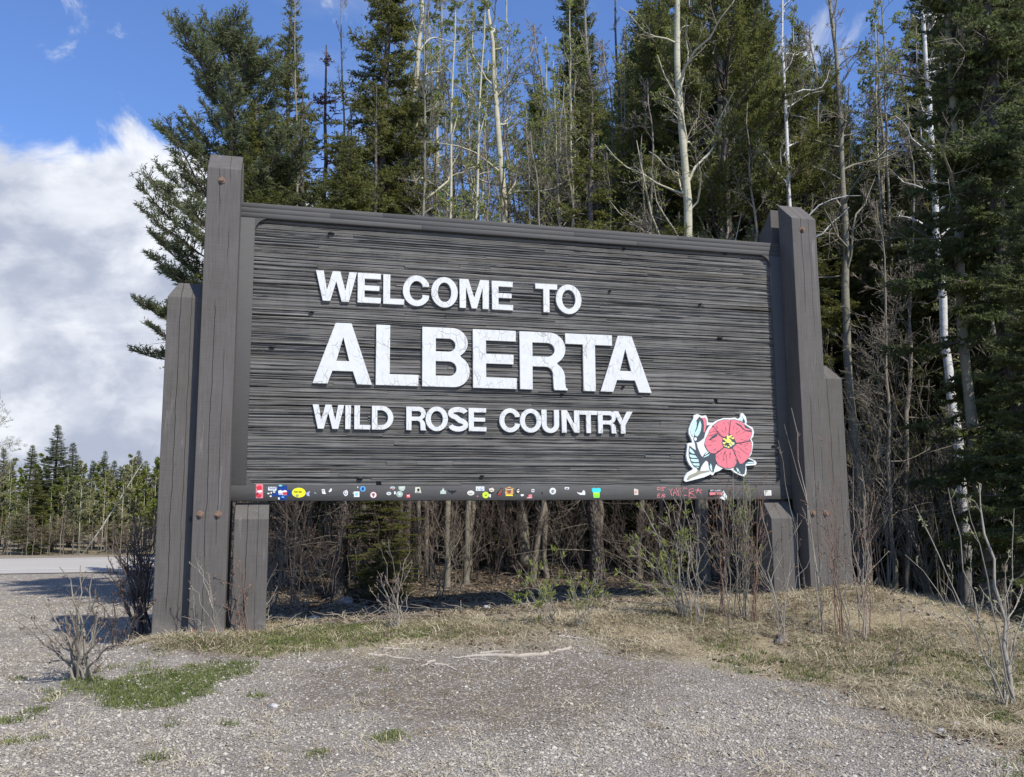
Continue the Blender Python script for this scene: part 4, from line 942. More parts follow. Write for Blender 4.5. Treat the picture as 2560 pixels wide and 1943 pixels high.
GRAF = [[(808, 128), (840, 130), (846, 146), (815, 158)], [(812, 130), (812, 156)], [(885, 126), (858, 128), (856, 142), (880, 146), (878, 160), (852, 160)], [(880, 128), (902, 128)], [(845, 200), (815, 200), (812, 215), (835, 216)], [(812, 215), (810, 236), (842, 236)], [(855, 238), (870, 200), (888, 236)], [(862, 220), (884, 220)], [(872, 200), (895, 206), (893, 232), (870, 236)],
        [(938, 142), (958, 178), (975, 140)], [(958, 178), (972, 222)], [(985, 222), (1000, 150), (1030, 218)], [(984, 190), (1018, 186)], [(1015, 130), (1035, 178)], [(1065, 132), (1035, 178), (1050, 226)], [(1138, 140), (1108, 132), (1088, 170), (1100, 214), (1136, 216)], [(1160, 240), (1162, 150), (1205, 140), (1212, 165), (1165, 188)], [(1165, 190), (1198, 200), (1240, 238), (1180, 236)],
        [(1225, 158), (1305, 156)], [(1262, 132), (1245, 192)], [(1250, 150), (1300, 196)]]
gl = [thickline([sign_uv(*T3(x, y), 0) for x, y in g], .0085) for g in GRAF]
G_ = link('graffiti', None, SIGN); G_['label'] = 'pink scrawled hand lettering on the bottom rail'; G_.empty_display_size = .1
for k, l in enumerate(gl): shape('stroke', [l], .0008, 'st_p', G_, -.0002-.00012*k)

# ------------------------------------------------------------------ trees
FINE = ('needles', 'branches', 'dead_branches', 'twigs', 'leaves', 'buds', 'limbs')
def conifer(seed, H, r0, cs, maxL, kind='spruce', nb=170):
    """returns meshes: trunk, branches, needles, dead lower branches"""
    rng = np.random.default_rng(seed)
    pine = kind == 'pine'; dead = kind == 'dead'
    K = 14; t = np.linspace(0, 1, K); sway = np.cumsum(rng.normal(0, .012*H/K*3, (K, 2)), 0); sway[0] = 0
    P = np.stack([sway[:, 0], sway[:, 1], t*H], -1); P[0, 2] = -.3
    R = r0*(1-t)**.85*.93+.012; R[0] *= 1.35
    V, Fc = tubes(P[None], R[None], 9); trunk = mesh('trunk', V, Fc, [M['bark']], smooth=True)
    def tp(z): return np.array([np.interp(z, P[:, 2], P[:, 0]), np.interp(z, P[:, 2], P[:, 1])])
    u = np.sort(rng.uniform(0, 1, nb)**(.92 if not pine else .8)); z = (cs + u*(.985-cs))*H
    if pine or dead: z = np.round(z/(.42))*.42 + rng.normal(0, .05, nb)
    az = np.arange(nb)*2.39996 + rng.normal(0, .5, nb)
    shape_ = (1-u)**.80*.93+.07 if not pine else np.clip((1-u)**.6, 0, 1)*.85+.12
    shape_ = shape_*(1-.35*np.exp(-u*8))
    L = maxL*shape_*rng.uniform(.6, 1.12, nb)
    lump = 1+.25*np.sin(az*2+rng.uniform(0, 6))*np.sin(z*1.7); L *= lump
    e = np.radians(np.interp(u, [0, .5, 1], [-12, 5, 48]) + rng.normal(0, 7, nb)) if not pine else np.radians(np.interp(u, [0, .5, 1], [8, 30, 62]) + rng.normal(0, 9, nb))
    K2 = 6; s = np.linspace(0, 1, K2)[None]
    dr = (.30 if not pine else -.12)*L[:, None]*(s**1.5)*np.interp(u, [0, 1], [1, .1])[:, None]
    upt = .16*L[:, None]*s**3
    hx = L[:, None]*s*np.cos(e)[:, None]; hz = L[:, None]*s*np.sin(e)[:, None]-dr+upt
    azw = az[:, None] + rng.normal(0, .10, (nb, K2)).cumsum(1)*s
    base = np.array([tp(q) for q in z])
    B = np.stack([base[:, :1]+hx*np.cos(azw), base[:, 1:]+hx*np.sin(azw), z[:, None]+hz], -1)
    Rb = (.006+.011*L)[:, None]*np.linspace(1, .25, K2)[None]
    parts = [tubes(B, Rb, 3)]
    # side twigs
    tw_s, tw_d, tw_l = [], [], []
    for i in range(nb):
        n = int(L[i]*2/(.08 if not pine else .085))+3
        tt = rng.uniform(.12 if not pine else .35, 1.0, n); f = tt*(K2-1); j = np.minimum(f.astype(int), K2-2); fr = (f-j)[:, None]
        S = B[i, j]*(1-fr)+B[i, j+1]*fr; T = norm(B[i, j+1]-B[i, j])
        sd = norm(np.cross(T, [0, 0, 1.]))*np.where(rng.uniform(size=n) < .5, 1, -1)[:, None]
        an = np.radians(rng.uniform(38, 65, n))[:, None]
        D = norm(T*np.cos(an)+sd*np.sin(an)+np.array([0, 0, -.16 if not pine else .42])+rng.normal(0, .14, (n, 3)))
        l = (.10+.34*L[i]*(1-tt)**.75*rng.uniform(.55, 1.1, n)).clip(.07, .55 if not pine else .42)
        tw_s.append(S); tw_d.append(D); tw_l.append(l)
        tw_s.append(B[i, -2:-1]); tw_d.append(norm(B[i, -1:]-B[i, -2:-1])); tw_l.append(np.array([L[i]/(K2-1)+.05]))
    S = np.concatenate(tw_s); D = np.concatenate(tw_d); l = np.concatenate(tw_l)
    cv = np.array([0, 0, .10 if not pine else .25])
    mid = S + D*l[:, None]*.55; tip = mid + norm(D+cv)*(l*.5)[:, None]
    big = l > .14
    parts.append(tubes(np.stack([S, mid, tip], 1)[big], np.array([[.006, .004, .002]])*np.ones((big.sum(), 1)), 3))
    V, Fc = merge(parts); branches = mesh('branches', V, Fc, [M['twig_dark']])
    # sub twigs on the longer side twigs
    S2, D2, L2 = [S], [D], [l]
    if not dead:
        lg = np.where(l > .20)[0]; m = 5; q = np.repeat(lg, m); tt = rng.uniform(.2, .9, len(q))[:, None]
        ss = S[q]+D[q]*l[q][:, None]*tt; sd = norm(np.cross(D[q], [0, 0, 1.])+rng.normal(0, .25, (len(q), 3)))*np.where(rng.uniform(size=(len(q), 1)) < .5, 1, -1)
        S2.append(ss); D2.append(norm(D[q]*.75+sd*.75)); L2.append(rng.uniform(.06, .15, len(q)))
    S2 = np.concatenate(S2); D2 = np.concatenate(D2); L2 = np.concatenate(L2)
    if dead: k = rng.uniform(size=len(S2)) < .55; S2, D2, L2 = S2[k], D2[k], L2[k]
    t0 = 0 if not pine else .25
    cnt = np.maximum(3, (L2*(1-t0)/(.025 if not pine else .018)).astype(int)); q = np.repeat(np.arange(len(S2)), cnt); N = len(q)
    tt = rng.uniform(t0, 1, N)[:, None]; ll = L2[q][:, None]; D_ = D2[q]
    pos = S2[q]+D_*ll*tt+cv*ll*tt**2*.5
    rd_ = rng.normal(size=(N, 3)); rd_ = norm(rd_-D_*(rd_*D_).sum(1, keepdims=True))
    nd = norm(D_*rng.uniform(.5, 1.1, (N, 1))+rd_*rng.uniform(.6, 1.1, (N, 1))); nl = (rng.uniform(.04, .065, N) if not pine else rng.uniform(.06, .095, N))[:, None]
    sw = norm(np.cross(nd, rng.normal(size=(N, 3))))*(.015 if not pine else .010)
    V = np.stack([pos-sw, pos+sw, pos+nd*nl], 1).reshape(-1, 3)
    mat = {'spruce': 'spruce', 'pine': 'pine', 'dead': 'dead'}[kind]
    needles = mesh('needles', V, np.arange(N*3).reshape(N, 3), [M[mat]])
    # bare dead branches below the crown
    nd_ = int(46*max(cs, .12)/.2*.5)+20
    zz = rng.uniform(.04, cs+.12, nd_)*H; aa = rng.uniform(0, 6.28, nd_); Ls = rng.uniform(.3, 1.3, nd_)*min(maxL, 1.5)
    ss = np.linspace(0, 1, 5)[None]; ee = rng.uniform(-.5, .15, nd_)
    bb = np.array([tp(q) for q in zz])
    DB = np.stack([bb[:, :1]+Ls[:, None]*ss*np.cos(aa)[:, None], bb[:, 1:]+Ls[:, None]*ss*np.sin(aa)[:, None], zz[:, None]+Ls[:, None]*(ss*ee[:, None]-.12*ss**2)], -1)
    DB[:, 1:] += rng.normal(0, .025, DB[:, 1:].shape); DR = (.008*np.ones((nd_, 1)))*np.linspace(1, .35, 5)
    q1, r1 = kids(DB, DR, rng, 6, .25, .98, (35, 70), (.25, .6), 4, .18, -.03)
    V, Fc = merge([tubes(DB, DR, 3), tubes(q1, r1.clip(.0022), 3)])
    deadm = mesh('dead_branches', V, Fc, [M['twig']])
    return dict(trunk=trunk, branches=branches, needles=needles, dead_branches=deadm), H
def aspen(seed, H, r0, cs, maxL, bark='aspen', leaf=1.0, twig='twig', limbs=24, leafmat='bud', base=None, m1=8, m2=7, lean=.018, split=True, lsz=(.022, .05)):
    rng = np.random.default_rng(seed); K = 22; t = np.linspace(0, 1, K)
    sway = np.cumsum(rng.normal(0, lean*H/K*2, (K, 2)), 0); sway[0] = 0
    P = np.stack([sway[:, 0], sway[:, 1], t*H], -1); P[0, 2] = -.3
    R = r0*(1-.82*t)*(1+.05*rng.normal(size=K)); R[0] *= 1.3
    V, Fc = tubes(P[None], R[None], 12); trunk = mesh('trunk', V, Fc, [M[bark]], smooth=True)
    u = rng.uniform(cs, .98, limbs); f = u*(K-1); j = np.minimum(f.astype(int), K-2); fr = (f-j)[:, None]
    S = P[j]*(1-fr)+P[j+1]*fr; az = rng.uniform(0, 6.28, limbs); el = np.radians(rng.uniform(15, 60, limbs))
    L = maxL*(1.1-u)/(1.1-cs)*rng.uniform(.45, 1.1, limbs)+.3; d = np.stack([np.cos(az)*np.cos(el), np.sin(az)*np.cos(el), np.sin(el)], -1)
    Q = [S]
    for k in range(6):
        d = norm(d+rng.normal(size=d.shape)*.27+np.array([0, 0, .07])); Q.append(Q[-1]+d*(L/6)[:, None])
    Q = np.stack(Q, 1); RR = (np.interp(u, [0, 1], [.20, .34])*r0*(L/maxL)**.8)[:, None].clip(.007)*np.linspace(1, .25, 7)[None]
    a1, b1 = kids(Q, RR, rng, m1, .2, .98, (30, 60), (.28, .55), 5, .2, .06)
    a2, b2 = kids(a1, b1, rng, m2, .15, .98, (30, 65), (.3, .6), 4, .22, .05)
    V2, F2 = merge([tubes(a1, b1.clip(.004), 3), tubes(a2, b2.clip(.0028), 3)])
    out = dict(trunk=trunk, limb=[mesh('limb', *tubes(Q[i:i+1], RR[i:i+1], 5), [M[bark]], smooth=True) for i in range(limbs)] if split else [mesh('limbs', *tubes(Q, RR, 4), [M[bark]], smooth=True)], twigs=mesh('twigs', V2, F2, [M[twig]]))
    if leaf > 0:
        nl = max(1, int(3*leaf)); k = rng.uniform(size=len(a2)) < min(1, leaf)
        V3, F3 = leaves_on(a2[k], rng, nl, lsz); out['leaves'] = mesh('leaves', V3, F3, [M[leafmat]])
    return out, H
def plant(tm, name, x, y, label, cat, group=None, H=None, rz=None, lean=(0, 0), parts=None, mat=None, wide=1.0):
    meshes, H0 = tm; s = (H/H0) if H else 1
    o = empty(name, (x, y, float(hgt(x, y))), rz if rz is not None else random.uniform(0, 6.28), label, cat, group)
    o.rotation_euler[0], o.rotation_euler[1] = lean
    o.scale = (s*wide, s*wide, s)
    for k, me in [(k, q) for k, v in meshes.items() for q in (v if isinstance(v, list) else [v])]:
        if parts and k not in parts: continue
        if k == 'limb' and me.name.startswith('limbs'): k = 'limbs'
        c = bpy.data.objects.new(k, me); COL.objects.link(c); c.parent = o
        if k in FINE: c['kind'] = 'stuff'
        if mat and k in mat:
            c.material_slots[0].link = 'OBJECT'; c.material_slots[0].material = M[mat[k]]
    return o
random.seed(5)
SPR = [conifer(101, 14, .15, .08, 2.0, 'spruce', 300), conifer(102, 14, .14, .18, 1.65, 'spruce', 270), conifer(103, 11, .12, .04, 1.9, 'spruce', 270), conifer(104, 16, .17, .28, 1.9, 'spruce', 260), conifer(105, 12, .14, .30, 2.0, 'spruce', 250)]
PIN = [conifer(111, 12, .13, .34, 2.6, 'pine', 120), conifer(112, 14, .15, .30, 1.7, 'pine', 150)]
DED = [conifer(121, 10, .09, .45, 1.0, 'dead', 70)]
ASP = [aspen(201, 14, .12, .33, 2.6, leaf=.9, limbs=30, lsz=(.025, .06)), aspen(202, 15, .115, .36, 2.4, leaf=.8, limbs=30, lsz=(.025, .06)), aspen(203, 12, .07, .28, 1.9, leaf=1.4, limbs=30, lsz=(.025, .06)), aspen(204, 14, .10, .4, 2.2, bark='aspen_grey', leaf=0), aspen(205, 14, .085, .5, 1.6, bark='birch', leaf=.2)]
BARE = [aspen(211, 8, .05, .18, 2.2, bark='twig', leaf=0, limbs=34, lean=.04, split=False, m1=9, m2=8), aspen(212, 10, .06, .2, 2.6, bark='twig', leaf=.5, limbs=36, lean=.04, split=False, m1=9, m2=8, lsz=(.03, .06))]
THIN = [aspen(221, 13, .045, .25, 1.5, leaf=.8, limbs=34, split=False, m1=8, m2=6, lsz=(.03, .06)), aspen(222, 13, .05, .2, 1.9, bark='twig_pale', leaf=1.2, limbs=36, split=False, m1=8, m2=6, lsz=(.03, .06))]

def xy(px, Y): r = ray(px, 1300); return r[0]/r[1]*Y, Y
def Hto(px, py, Y, bx, by): return max(2.0, float(at(px, py, Y)[2]) - float(hgt(bx, by)))
WOOD = 'conifers crowded together in the wood behind the sign'
def T_(tm, name, px, Y, ptop, label, cat, group=None, **k):
    x, y = xy(px, Y); return plant(tm, name, x, y, label, cat, group, H=Hto(px, ptop, Y, x, y), **k)
# conifers one can pick out
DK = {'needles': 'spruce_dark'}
T_(PIN[0], 'pine_tree', 575, 15.5, 40, 'open-crowned blue-green pine leaning out over the left posts', 'pine tree', rz=.4, wide=1.2)
T_(SPR[4], 'spruce_tree', 600, 15.0, 250, 'smaller spruce whose boughs reach left of the tall left post below the pine', 'spruce tree', rz=2.2, wide=1.2)
T_(SPR[1], 'spruce_tree', 706, 18.5, -35, 'spruce with a slim pointed top rising just right of the tall left post', 'spruce tree', rz=1.1)
T_(DED[0], 'dead_pine_tree', 782, 20, 120, 'half-dead pine with rusty red needles between two green spruces', 'pine tree', rz=.3)
T_(SPR[3], 'spruce_tree', 925, 17.5, -330, 'tall dense spruce above the left end of the board, beside the slender pale aspen', 'spruce tree', rz=.9)
T_(SPR[4], 'spruce_tree', 855, 15.3, 330, 'low yellow-green spruce just behind the left end of the board', 'spruce tree', rz=4.2, mat={'needles': 'spruce'}, wide=1.1)
T_(PIN[1], 'pine_tree', 1332, 25, 178, 'small warm-green pine standing alone against the blue sky behind the board', 'pine tree', mat={'needles': 'pine_warm'})
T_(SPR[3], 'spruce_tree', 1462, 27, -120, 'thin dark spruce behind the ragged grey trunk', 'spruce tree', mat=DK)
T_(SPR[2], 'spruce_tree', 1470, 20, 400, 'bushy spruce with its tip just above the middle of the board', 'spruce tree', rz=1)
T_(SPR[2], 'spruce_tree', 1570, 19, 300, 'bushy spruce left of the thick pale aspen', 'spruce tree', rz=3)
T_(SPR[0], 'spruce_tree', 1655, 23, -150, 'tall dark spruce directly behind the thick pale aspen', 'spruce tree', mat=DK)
T_(PIN[0], 'pine_tree', 1850, 18, -200, 'big yellow-green pine above the right end of the board', 'pine tree', mat={'needles': 'pine_warm'}, rz=2)
T_(SPR[0], 'spruce_tree', 1940, 19, 120, 'spruce just left of the tall right post', 'spruce tree', rz=5)
T_(SPR[1], 'spruce_tree', 2160, 24, 120, 'pointed spruce with its tip in front of the gap of sky', 'spruce tree', rz=2)
T_(SPR[0], 'spruce_tree', 2245, 26, 220, 'spruce with a narrow top right of the gap of sky', 'spruce tree', rz=3)
T_(SPR[2], 'spruce_tree', 2290, 19, 520, 'short sunlit spruce between the grey trunk and the white trunk', 'spruce tree', rz=1, mat={'needles': 'pine_warm'})
T_(SPR[3], 'spruce_tree', 2375, 25, -250, 'spruce behind the white birch trunk at the right', 'spruce tree')
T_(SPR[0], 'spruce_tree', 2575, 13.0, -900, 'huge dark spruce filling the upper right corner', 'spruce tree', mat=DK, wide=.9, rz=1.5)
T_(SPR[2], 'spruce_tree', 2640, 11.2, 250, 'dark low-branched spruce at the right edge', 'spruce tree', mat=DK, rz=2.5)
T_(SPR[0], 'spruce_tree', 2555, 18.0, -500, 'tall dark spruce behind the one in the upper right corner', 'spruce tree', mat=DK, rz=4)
# the wood behind: rows receding up the bank; tops follow the sky gaps of the photo
ZN = [(760, 'behind the tall left post'), (960, 'above the left end of the board'), (1130, 'above the word WELCOME'), (1300, 'left of the small warm-green pine'), (1440, 'right of the small warm-green pine'), (1600, 'left of the thickest aspen trunk'), (1760, 'behind the thickest aspen trunk'), (1900, 'above the right end of the board'), (2060, 'behind the tall right post'), (2200, 'right of the tall right post'), (2340, 'under the right-hand gap of sky'), (2470, 'behind the grey-green aspen trunk'), (2640, 'at the right edge'), (99999, 'beyond the right edge')]
def wood_label(q, Y, top, m_, tm):
    sh = 'dark' if m_ is DK else 'yellowish' if m_ else 'mid-green'
    kind = 'pine' if tm is PIN[1] else 'spruce'
    row = 'in the front row' if Y < 24 else 'in the middle rows' if Y < 34 else 'far back'
    return f"{sh} {kind} {row} of the wood, {next(n for l, n in ZN if q < l)}"
def bare_label(px, Y, ptx):
    ln = 'leaning left' if ptx < px-25 else 'leaning right' if ptx > px+25 else 'standing upright'
    row = 'near' if Y < 18.6 else 'far' if Y > 21.5 else 'middle'
    return f"leafless grey-twigged tree {ln} in the {row} row, {next(n for l, n in ZN if px < l)}"
prof = [(560, 500), (640, 420), (760, 430), (900, 350), (1000, 480), (1100, 560), (1280, 540), (1400, 420), (1470, 120), (1560, 200), (1620, -40), (1750, -80), (1900, -60), (2060, 20), (2130, 200), (2200, 330), (2320, 350), (2400, 50), (2560, -200), (2900, -300)]
pxs, pys = zip(*prof)
k = 0; taken = []
for Y in (19.5, 22, 25, 28, 32, 37, 43):
    step = 5.4e3/Y*.40
    px = 560 + random.uniform(0, step) + (Y-20)*5
    while px < 2560+4.5e3/Y:
        q = px+random.uniform(-.3, .3)*step; YY = Y+random.uniform(-1.2, 1.2)
        top = float(np.interp(q, pxs, pys)) + random.uniform(-10, 200) + (40 if Y < 24 else 0)
        tm = random.choice(SPR + [PIN[1], SPR[0], SPR[2]] if Y > 24 else [SPR[3], SPR[4], SPR[4], SPR[1]] if q < 1950 else [SPR[0], SPR[2], SPR[2], SPR[1]])
        x, y = xy(q, YY); H = min(Hto(q, top, YY, x, y), 24)
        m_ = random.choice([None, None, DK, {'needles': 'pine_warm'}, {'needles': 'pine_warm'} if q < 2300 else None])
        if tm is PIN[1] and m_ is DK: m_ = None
        o = plant(tm, 'spruce_tree' if tm is not PIN[1] else 'pine_tree', x, y, wood_label(q, Y, top, m_, tm), 'conifer', WOOD, H=H, mat=m_, wide=random.uniform(.75, 1.05)*(1.0 if H > 8 else 1.25))
        px += step; k += 1
# unseen trees added out of frame to the right to shade that side
for x, y, h in ((12.8, 8.5, 12), (14.5, 11.5, 14)):
    plant(SPR[0], 'spruce_tree', x, y, 'unseen conifer added right of the picture to shade the wood', 'conifer', 'unseen conifers added for shade right of the picture', H=h, mat=DK)

# leafless and budding broadleaf trees; base and top of each stem measured
def A_(tm, px, Y, ptx, label, group=None, width=None, name='aspen_tree', cat='aspen tree', top=-160, rz=None, **k):
    """px at the ground, ptx where the trunk leaves the top of the frame"""
    bx, by = xy(px, Y); bz = float(hgt(bx, by)); r = ray(ptx, 0); tx, tz = r[0]/r[1]*Y, CAMZ+r[2]/r[1]*Y
    H = Hto(ptx, top, Y, bx, by); lean = math.atan2(tx-bx, tz-bz)
    me, H0 = tm; 
    o = plant(tm, name, bx, by, label, cat, group, H=H, rz=0, wide=k.pop('wide', 1.0), **k); o.rotation_euler = (0, lean, 0) if rz is None else (0, lean, 0)
    return o
A_(ASP[0], 1004, 18, 1047, 'slender pale aspen rising above the W of WELCOME', top=-260)
A_(ASP[1], 1310, 19, 1215, 'slightly crooked pale aspen above the O of TO', top=-260, wide=1.05)
A_(ASP[2], 1195, 21, 1212, 'thin aspen stem just left of the crooked pale one', top=150)
A_(ASP[2], 1085, 22, 1093, 'thin white aspen stem right of the slender pale aspen', top=-60, wide=1.1)
A_(ASP[0], 1752, 16.3, 1688, 'thickest pale yellow aspen trunk, in front of the right half of the wood', top=-420, wide=.98)
A_(ASP[1], 1812, 18.5, 1790, 'pale aspen trunk close behind the thickest one on its right', top=-200, wide=1.1)
A_(ASP[3], 1822, 19.5, 1812, 'grey thin aspen trunk beside the second pale one', top=-100, wide=.8)
A_(ASP[4], 2005, 17.0, 1973, 'white birch trunk rising behind the tall right post', name='birch_tree', cat='birch tree', top=-120)
A_(ASP[3], 2150, 17.5, 2068, 'grey scarred aspen trunk right of the tall right post', top=-250)
A_(ASP[4], 2400, 15.8, 2336, 'white birch trunk behind the grey-green one at the right', name='birch_tree', cat='birch tree', top=-250, wide=1.25)
A_(ASP[3], 2452, 13.2, 2348, 'grey-green aspen trunk standing nearest, before the right spruces', top=-500, wide=1.02)
A_(ASP[3], 1490, 23, 1458, 'ragged grey aspen trunk right of the blue gap of sky', top=-120)
A_(ASP[3], 1560, 24, 1534, 'dark grey dead trunk above the gap between T and the frame', top=-60, wide=.9, mat={'trunk': 'bark'})
for i, (px, Y, ptx, top) in enumerate([(1150, 20, 1120, 130), (1235, 23, 1300, 260), (1380, 20, 1350, 60), (1330, 17, 1420, 250), (1080, 17.5, 1010, 300), (1420, 24, 1440, 180), (1600, 17, 1640, 200), (1900, 16.5, 1860, 250), (2230, 16, 2185, 500), (2140, 21, 2120, 200), (2300, 21, 2260, 120), (1700, 22, 1660, 100), (980, 22, 950, 420), (1250, 18.5, 1190, 380), (1500, 17.5, 1540, 380), (1280, 21, 1250, 120), (1180, 18, 1240, 330), (1120, 23, 1160, 200), (1370, 17, 1330, 330), (1450, 19, 1400, 200), (1560, 20, 1520, 100), (1780, 17.5, 1820, 250), (1010, 20, 1090, 250), (1640, 17.5, 1590, 330), (2260, 18, 2290, 300), (2190, 23, 2200, 30), (2060, 23, 2040, 60), (2480, 16, 2440, 350)]):
    A_(BARE[i % 2], px, Y, ptx, bare_label(px, Y, ptx), 'leafless trees in the wood', name='bare_tree', cat='bare tree', top=top, wide=1.0)
for i in range(46):
    px = random.uniform(980, 1480) if i < 26 else random.uniform(1480, 2440); Y = random.uniform(19, 25); ptx = px+random.uniform(-60, 40); top = random.uniform(-150, 330)
    ln = 'leaning left' if ptx < px-25 else 'leaning right' if ptx > px+10 else 'nearly upright'
    A_(THIN[i % 2], px, Y, ptx, f"thin {'pale' if i % 2 == 0 else 'grey-brown'} budding aspen {ln}, {'in the front' if Y < 20 else 'further back'}, {next(n for l, n in ZN if px < l)}", 'thin budding aspens in the wood', top=top)
for i, (px, Y, ptx) in enumerate([(1118, 16.2, 1130), (1165, 16.6, 1205), (1130, 20, 1100), (1040, 17, 1060), (870, 19.5, 850), (745, 17.5, 735)]):
    A_(ASP[3] if i > 1 else ASP[2], px, Y, ptx, ['slim grey stem below the board, left one of the middle pair', 'slim grey stem below the board, right one of the middle pair', 'crooked grey trunk in the shade behind the middle pair of stems', 'grey trunk in the shade left of the middle pair of stems', 'grey trunk in the shade beside the thin left spruce trunk', 'grey trunk in the shade beside the stout left spruce trunk'][i], 'stems in the shade below the board', top=-40, wide=[.8, .8, .6, .6, .6, .5][i])

# ------------------------------------------------------------------ shrubs and saplings: each grown separately
def shrub(name, px, py, tops, label, cat='shrub', seed=0, mat='twig', r=.009, kidn=5, kid2=3, leaf=0, leafmat='bud', lsize=(.03, .06), wob=.05, Y=None, group=None, klen=(.18, .5), spreadY=.35, stems=None, rtop=.25):
    """stems run from one foot on the ground to the given tops (photo measures put at the foot's distance)"""
    rng = np.random.default_rng(seed+1000)
    if Y: x, y = xy(px, Y); b = np.array([x, y, float(hgt(x, y))])
    else: b = ground_at(px, py)
    o = empty(name, tuple(b), 0, label, cat, group); K = 9; P = []; RR = []
    for tx, ty, *rest in tops:
        yy = b[1]+rng.normal(0, spreadY); e = at(tx, ty, yy)-b; s0 = np.array([rng.normal(0, .045), rng.normal(0, .045), -.04])
        t = np.linspace(0, 1, K)[:, None]; bow = rng.normal(0, .05, 3)*np.linalg.norm(e); bow[2] = abs(bow[2])*.6
        horiz = np.array([e[0], e[1], 0])
        p = s0*(1-t)+e*t + bow*(t*(1-t))*1.2 - horiz*(t*(1-t))*.35
        p[1:-1] += rng.normal(0, .020, (K-2, 3)); P.append(p); RR.append(.85*(rest[0] if rest else r)*np.linspace(1, rtop, K)*rng.uniform(.8, 1.25, K))
    P = np.array(P); RR = np.array(RR)
    k1, r1 = kids(P, RR, rng, kidn, .22, .95, (22, 50), klen, 6, wob*2.2, .07, rr=.6)
    k2, r2 = kids(k1, r1, rng, kid2, .2, .95, (25, 50), (.3, .6), 4, wob*2.2, .06, rr=.7)
    if group: V, Fc = tubes(P, RR, 5); link('stems', mesh('stems', V, Fc, [M[mat]], smooth=True), o, kind='stuff')
    else:
        for i in range(len(P)): V, Fc = tubes(P[i:i+1], RR[i:i+1], 6); link('stem', mesh('stem', V, Fc, [M[mat]], smooth=True), o)
    V, Fc = merge([tubes(k1, r1.clip(.0022), 4), tubes(k2, r2.clip(.0016), 3)]); link('twigs', mesh('twigs', V, Fc, [M[mat]]), o, kind='stuff')
    # buds at the joints and tips
    allp = [leaves_on(k1, rng, 3, (.012, .03)), leaves_on(k2, rng, 2, (.010, .024))]
    V, Fc = merge(allp); link('buds', mesh('buds', V, Fc, [M['twig_red'] if not leaf else M[leafmat]]), o, kind='stuff')
    if leaf:
        V, Fc = merge([leaves_on(k1, rng, leaf, lsize, long=3.2), leaves_on(k2, rng, leaf, lsize, long=3.2)]); link('leaves', mesh('leaves', V, Fc, [M[leafmat]]), o, kind='stuff')
    return o
def D(*p): return [(a*1.1573, b*1.1573, *c) for a, b, *c in p]
def Z(x0, y0, sc, *p): return [(x0+a/sc, y0+b/sc, *c) for a, b, *c in p]
shrub('shrub', 205, 1700, Z(0, 1400, 2.212, (75, 330), (100, 290), (225, 200), (330, 40), (445, 30), (515, 60), (530, 150), (640, 420), (180, 310), (620, 560), (340, 230), (420, 250), (560, 300)), 'low bare shrub with reddish tips in the gravel at the far left', seed=1, mat='twig', r=.017, kidn=5, kid2=3)
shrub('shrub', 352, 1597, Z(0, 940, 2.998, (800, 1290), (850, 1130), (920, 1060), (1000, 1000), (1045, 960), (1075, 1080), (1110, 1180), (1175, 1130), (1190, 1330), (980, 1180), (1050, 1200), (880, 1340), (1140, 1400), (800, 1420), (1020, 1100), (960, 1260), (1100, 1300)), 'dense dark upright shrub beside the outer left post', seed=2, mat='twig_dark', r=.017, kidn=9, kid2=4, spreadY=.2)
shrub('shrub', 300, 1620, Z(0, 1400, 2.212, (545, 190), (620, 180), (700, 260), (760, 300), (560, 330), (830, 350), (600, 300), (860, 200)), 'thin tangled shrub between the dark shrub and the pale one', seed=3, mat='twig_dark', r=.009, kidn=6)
shrub('sapling', 544, 1597, Z(340, 1180, 3.358, (520, 770, .011), (490, 660, .006), (440, 910, .007), (430, 1070, .006), (700, 950, .005)), 'pale sapling with an orange tip in front of the tall left post', 'sapling', seed=4, mat='twig_pale', kidn=3, kid2=2, spreadY=.1)
shrub('sapling', 606, 1590, Z(340, 1180, 3.358, (808, 600, .009), (905, 810, .007), (750, 1110, .006), (880, 730, .005), (940, 950, .004)), 'reddish-tipped sapling in front of the short left post', 'sapling', seed=5, mat='twig_red', kidn=3, kid2=2, spreadY=.1)
shrub('sapling', 667, 1570, Z(340, 1180, 3.358, (1075, 480, .010), (1145, 1000, .007), (1020, 520, .006), (1130, 540, .006), (1160, 1080, .004)), 'crooked sapling at the right edge of the short left post', 'sapling', seed=6, mat='twig_pale', kidn=3, kid2=2, spreadY=.1)
shrub('shrub', 992, 1572, Z(640, 1240, 2.911, (820, 650), (880, 540), (910, 380), (960, 300), (1060, 600), (1130, 700), (1000, 560), (1050, 480), (850, 800), (1110, 330), (940, 620)), 'bare pale-stemmed shrub below the middle left of the board', seed=7, mat='twig_pale', r=.007, kidn=4, spreadY=.2)
shrub('willow_shrub', 1390, 1562, Z(640, 1240, 2.911, (1760, 690), (1870, 500), (1900, 470), (2000, 420), (2020, 600), (2100, 450), (2160, 380), (1870, 750), (2200, 560), (1960, 700)), 'low spreading willow with fresh yellow-green leaves below the middle of the board', seed=8, mat='twig_pale', r=.008, kidn=4, leaf=2, lsize=(.035, .07), spreadY=.25)
shrub('willow_shrub', 1455, 1570, Z(1400, 1240, 1.907, (0, 260), (60, 330), (110, 380), (190, 290), (230, 300), (260, 420), (30, 400), (215, 360)), 'small leafing willow right of the low spreading one', seed=9, mat='twig_pale', r=.006, kidn=4, leaf=2, lsize=(.03, .06), spreadY=.2)
